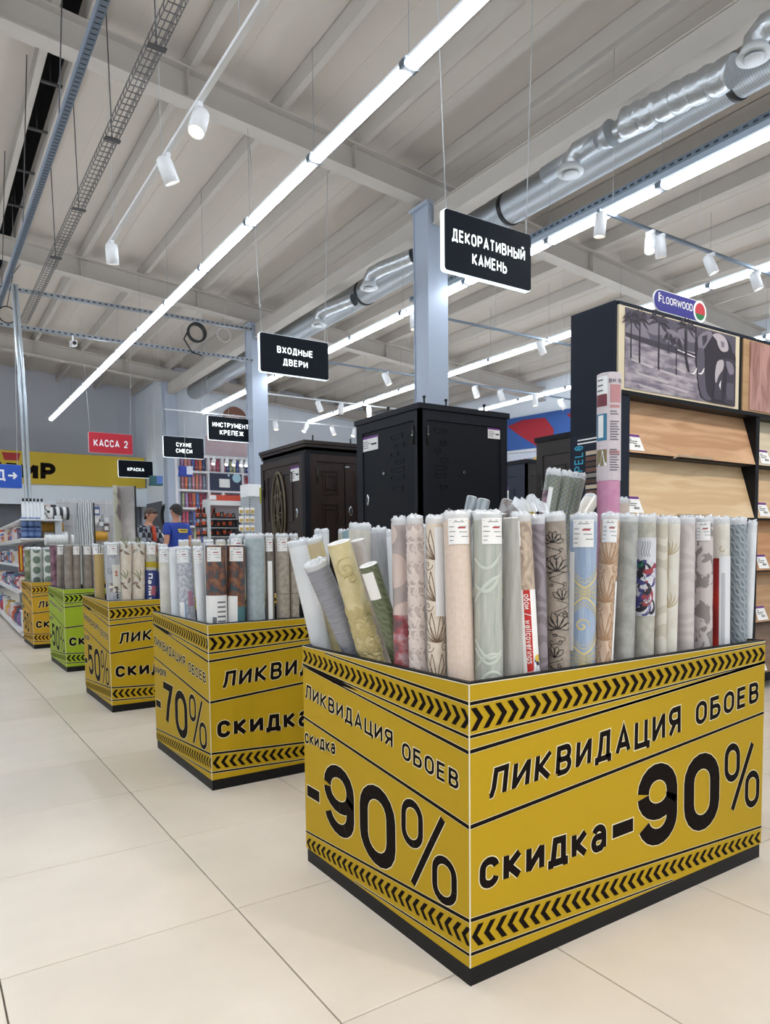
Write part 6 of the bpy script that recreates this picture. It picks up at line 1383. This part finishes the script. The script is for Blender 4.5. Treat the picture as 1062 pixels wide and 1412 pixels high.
# foam rolls lying on the farthest rolls
for i, (pa, pb) in enumerate((((62, 748.5), (93, 748)), ((98, 749), (124, 748.5)))):
    a = at(*pa, 1, 8.62); b = at(*pb, 1, 8.62); a.z = b.z = 1.145; t = thing('foam_roll', ('left' if i == 0 else 'right')+' white ribbed foam roll lying on the rolls beyond the lime bin', 'foam roll', tuple(a)); L_ = b.x-a.x; r = .062; n = 7
    g = G(); pts = []; rs = []
    for k in range(n*4+1): pts.append((L_*k/(n*4), 0, .0)); rs.append(r*(1 if k % 4 else .9))
    g.tube(pts, rs, 16); g.build('foam_body', m_tw, t); g = G(); g.tube([(L_, 0, 0), (L_+.006, 0, 0)], r*.4, 12); g.build('roll_core', m_tbk, t)
    g = G(); g.box(0, L_, .10, .34, -1.0, -.9) if False else None
# sample boards
def board(pl, pr_, top_l, top_r, y, lab, m1, m2, mid=.5):
    a = at(pl, top_l, 1, y); b = at(pr_, top_r, 1, y); w = b.x-a.x; h = (a.z+b.z)/2; t = thing('sample_board', lab, 'sample board', (a.x, y, 0))
    g = G(); n = g.add([(0, 0, .02), (w*mid, -.0, .02), (w*mid, 0, h), (0, .0, h)]); 
    for k in range(1): pass
    g = G(); 
    def slab(x0, y0, x1, y1, m):
        q = [(x0, y0, 0), (x1, y1, 0), (x1, y1, h), (x0, y0, h)]; g.prism(q, (0, .012, 0), 0)
        N_ = len(g.f); g.uv[-6] = None
        for fi in (-6, -5):
            pass
    slab(0, -.10, w*mid, .0, m1); o = g.build('board_leaf', m1, t); g = G(); slab(w*mid, .0, w*.94, -.06, m2); g.build('board_leaf', m2, t); g = G(); g.bar((w*.955, -.07, h/2), (w, -.07, h/2), .03, h, up=(0, 0, 1)); g.build('board_edge', m_blk, t)
m_w1 = pat('board_waves', 'wave', '8a8d92', 'e4e6e8', 5, dist=5, coord='Object', bump=0, coat=.2); m_w1.node_tree.nodes['Mapping'].inputs['Scale'].default_value = (3, 1, .8)
m_w2 = pat('board_rose', 'noise', '8f7f7c', 'dcd9c6', 5, coord='Object', bump=0, coat=.2, lo=.34, hi=.42); m_w3 = pat('board_silk', 'noise', 'a09a98', 'd0cac6', 5, coord='Object', bump=0, coat=.2)
board(98, 127.5, 697, 690, 7.85, 'white sample board with grey waves standing behind the lime bin', mat('board_white', 'd4d6da', .5, noise=.05), m_w1, .25)
board(152, 183.5, 674, 667, 6.0, 'tall floral and silk sample board with a black edge behind the minus 50 bin', m_w2, m_w3, .42)

# ================================================================== PEOPLE
def skin(name, vs, es, m, parent, lvl=2, root=0):
    me = bpy.data.meshes.new(name); me.from_pydata([v[:3] for v in vs], es, []); me.materials.append(m); o = bpy.data.objects.new(name, me); COL.objects.link(o); o.parent = parent
    s = o.modifiers.new('skin', 'SKIN'); s.use_smooth_shade = True
    for i, v in enumerate(vs): me.skin_vertices[0].data[i].radius = (v[3], v[4] if len(v) > 4 else v[3])
    me.skin_vertices[0].data[root].use_root = True
    b = o.modifiers.new('sub', 'SUBSURF'); b.levels = lvl; b.render_levels = lvl; return o
def person(loc, rz, label, shirt, trousers, hair_m, bare, head_tilt=0, arms='down', plaid=False, H=1.0):
    t = thing('person', label, 'person', loc, None, rz); m_sk = mat('skin', 'c08a70', .5)
    hx = head_tilt
    sh, el, wr = (.185, 0, 1.42), (.23, .02, 1.14), (.24, -.12, .93)
    if arms == 'forward': el, wr = (.24, -.08, 1.15), (.16, -.32, 1.12)
    vs = [(0, 0, .98, .13, .10), (0, 0, 1.15, .12, .09), (0, 0, 1.35, .14, .10), (0, 0, 1.46, .07, .06), (0, -.01, 1.53, .048), (0, -.02-hx*.02, 1.575, .055, .065), (0, -.02-hx*.05, 1.65, .073, .09), (0, -.01-hx*.04, 1.72, .06, .075)]
    es = [(0, 1), (1, 2), (2, 3), (3, 4), (4, 5), (5, 6), (6, 7)]
    for s in (-1, 1):
        b = len(vs); vs += [(s*sh[0], sh[1], sh[2], .055), (s*el[0], el[1], el[2], .042), (s*wr[0], wr[1], wr[2], .028), (s*(wr[0]-.005), wr[1]-.03, wr[2]-.05, .034, .018)]; es += [(2, b), (b, b+1), (b+1, b+2), (b+2, b+3)]
        for fx in (-.024, -.008, .008, .024): vs.append((s*wr[0]+fx, wr[1]-.045, wr[2]-.13-.01*(abs(fx) < .01), .0085)); es.append((b+3, len(vs)-1))
        vs.append((s*(wr[0]-.045), wr[1]-.05, wr[2]-.08, .01)); es.append((b+3, len(vs)-1))
        b = len(vs); vs += [(s*.10, 0, .90, .085), (s*.105, .0, .50, .055), (s*.11, .02, .10, .04), (s*.115, -.10, .04, .035, .03)]; es += [(0, b), (b, b+1), (b+1, b+2), (b+2, b+3)]
    skin('body', vs, es, m_sk, t)
    v = [(0, 0, .93, .165, .125), (0, 0, 1.12, .15, .12), (0, 0, 1.33, .165, .125), (0, 0, 1.45, .085, .08), (0, 0, 1.49, .06, .06)]; e = [(0, 1), (1, 2), (2, 3), (3, 4)]
    for s in (-1, 1):
        b = len(v); 
        if bare: v += [(s*sh[0], 0, 1.41, .075), (s*(sh[0]*.4+el[0]*.6), (sh[1]+el[1])/2, 1.24, .066)]; e += [(2, b), (b, b+1)]
        else: v += [(s*sh[0], 0, 1.41, .075), (s*el[0], el[1], el[2], .06), (s*(wr[0]), wr[1]*.9, wr[2]+.03, .045)]; e += [(2, b), (b, b+1), (b+1, b+2)]
    skin('shirt', v, e, shirt, t)
    v = [(0, 0, .97, .15, .12), (0, 0, .88, .13, .11)]; e = [(0, 1)]
    for s in (-1, 1): b = len(v); v += [(s*.10, 0, .80, .098), (s*.105, 0, .48, .075), (s*.11, .02, .08, .062)]; e += [(1, b), (b, b+1), (b+1, b+2)]
    skin('trousers', v, e, trousers, t)
    for s in (-1, 1): g = G(); g.tube([(s*.115, .06, .045), (s*.115, -.06, .045), (s*.118, -.17, .035)], [.045, .05, .035], 12); g.build('shoe', m_blk, t)
    hy = -.015-hx*.045
    g = G(); n = 18; ids = []
    for j in range(8):
        th = PI*.5*j/7; z = 1.655+.118*math.sin(th) ; rr = math.cos(th)
        ids.append(g.add([(.094*rr*math.cos(a)*1.0, hy+.012+.113*rr*math.sin(a), z-(.085*max(0, math.sin(a)) if j == 0 else .0)+(.05*max(0, -math.sin(a)) if j == 0 else 0)) for a in [2*PI*k/n for k in range(n)]]))
    for j in range(7):
        for k in range(n): g.face((ids[j]+k, ids[j]+(k+1) % n, ids[j+1]+(k+1) % n, ids[j+1]+k), 0, True)
    g.build('hair', hair_m, t)
    g = G()
    for s in (-1, 1): g.tube([(s*.084, hy+.01, 1.61), (s*.094, hy+.012, 1.64), (s*.088, hy+.01, 1.665)], [.012, .016, .01], 8)
    g.tube([(0, hy-.088, 1.665), (0, hy-.112, 1.632), (0, hy-.095, 1.625)], [.008, .013, .008], 8); g.build('ears_and_nose', m_sk, t)
    g = G()
    for s in (-1, 1): g.tube([(s*.018, hy-.092, 1.662), (s*.034, hy-.088, 1.662), (s*.046, hy-.078, 1.66)], [.004, .008, .004], 8); g.tube([(s*.014, hy-.095, 1.682), (s*.035, hy-.092, 1.688), (s*.052, hy-.076, 1.682)], .004, 6)
    g.build('eyes_and_brows', mat('eye_dark', '2a1d18', .5), t); g = G(); g.tube([(-.024, hy-.09, 1.598), (0, hy-.096, 1.6), (.024, hy-.09, 1.598)], [.003, .006, .003], 6); g.build('mouth', mat('lips', '8c5044', .5), t)
    return t
m_denim = mat('dark_trousers', '262a36', .8); m_bshirt = mat('polo_blue', '1f3f9c', .7, noise=.05)
m_plaid = pat('plaid_shirt', 'check', '22252e', '8d929c', 14, coord='Object', coat=0, bump=0, rough=.8)
nt = m_plaid.node_tree; m_plaid.node_tree.nodes['Mapping'].inputs['Scale'].default_value = (1, 1, .8)
y = 11.6; p = at(243, 694, 1, y); sc = p.z/1.775; t = person((p.x, y, 0), math.radians(205), 'person in a blue polo shirt with a yellow back label, seen from behind', m_bshirt, m_denim, mat('hair_black', '1a1513', .6), True); t.scale = (sc*1.05, sc*1.05, sc)
g = G(); n_ = (0, 1, 0)
g.poly([(-.10, .128, 1.36), (.10, .128, 1.36), (.075, .131, 1.30), (-.085, .131, 1.30)][::-1], 0); g.poly([(-.07, .1315, 1.34), (.06, .1315, 1.34), (.055, .1325, 1.325), (-.065, .1325, 1.325)][::-1], 1); g.build('back_print', [mat('card_yellow'), m_ink], t)
y = 12.7; p = at(204, 700, 1, y); sc = p.z/1.775; t = person((p.x, y, 0), math.radians(38), 'man in a dark plaid shirt over orange, looking down to the right', m_plaid, m_denim, mat('hair_greying', '4a3a32', .7, noise=.3, nscale=60), False, 1, 'forward'); t.scale = (sc*1.08, sc*1.08, sc)
g = G(); g.tube([(-.03, -.105, 1.46), (-.02, -.125, 1.3), (-.02, -.13, 1.0)], [.03, .035, .035], 8); g.build('orange_lanyard', mat('orange_cloth', 'c0482a', .7), t)
g = G(); g.obox((.06, -.3, 1.22), Vector((.08, .02, 0)), Vector((.0, .06, .10)), Vector((0, .004, -.003))); tag(g.build('paper_sheet_held', m_lab), 'white sheet held by the man in plaid', 'paper'); o = bpy.data.objects['paper_sheet_held']; o.parent = t; del o['label']; del o['category']
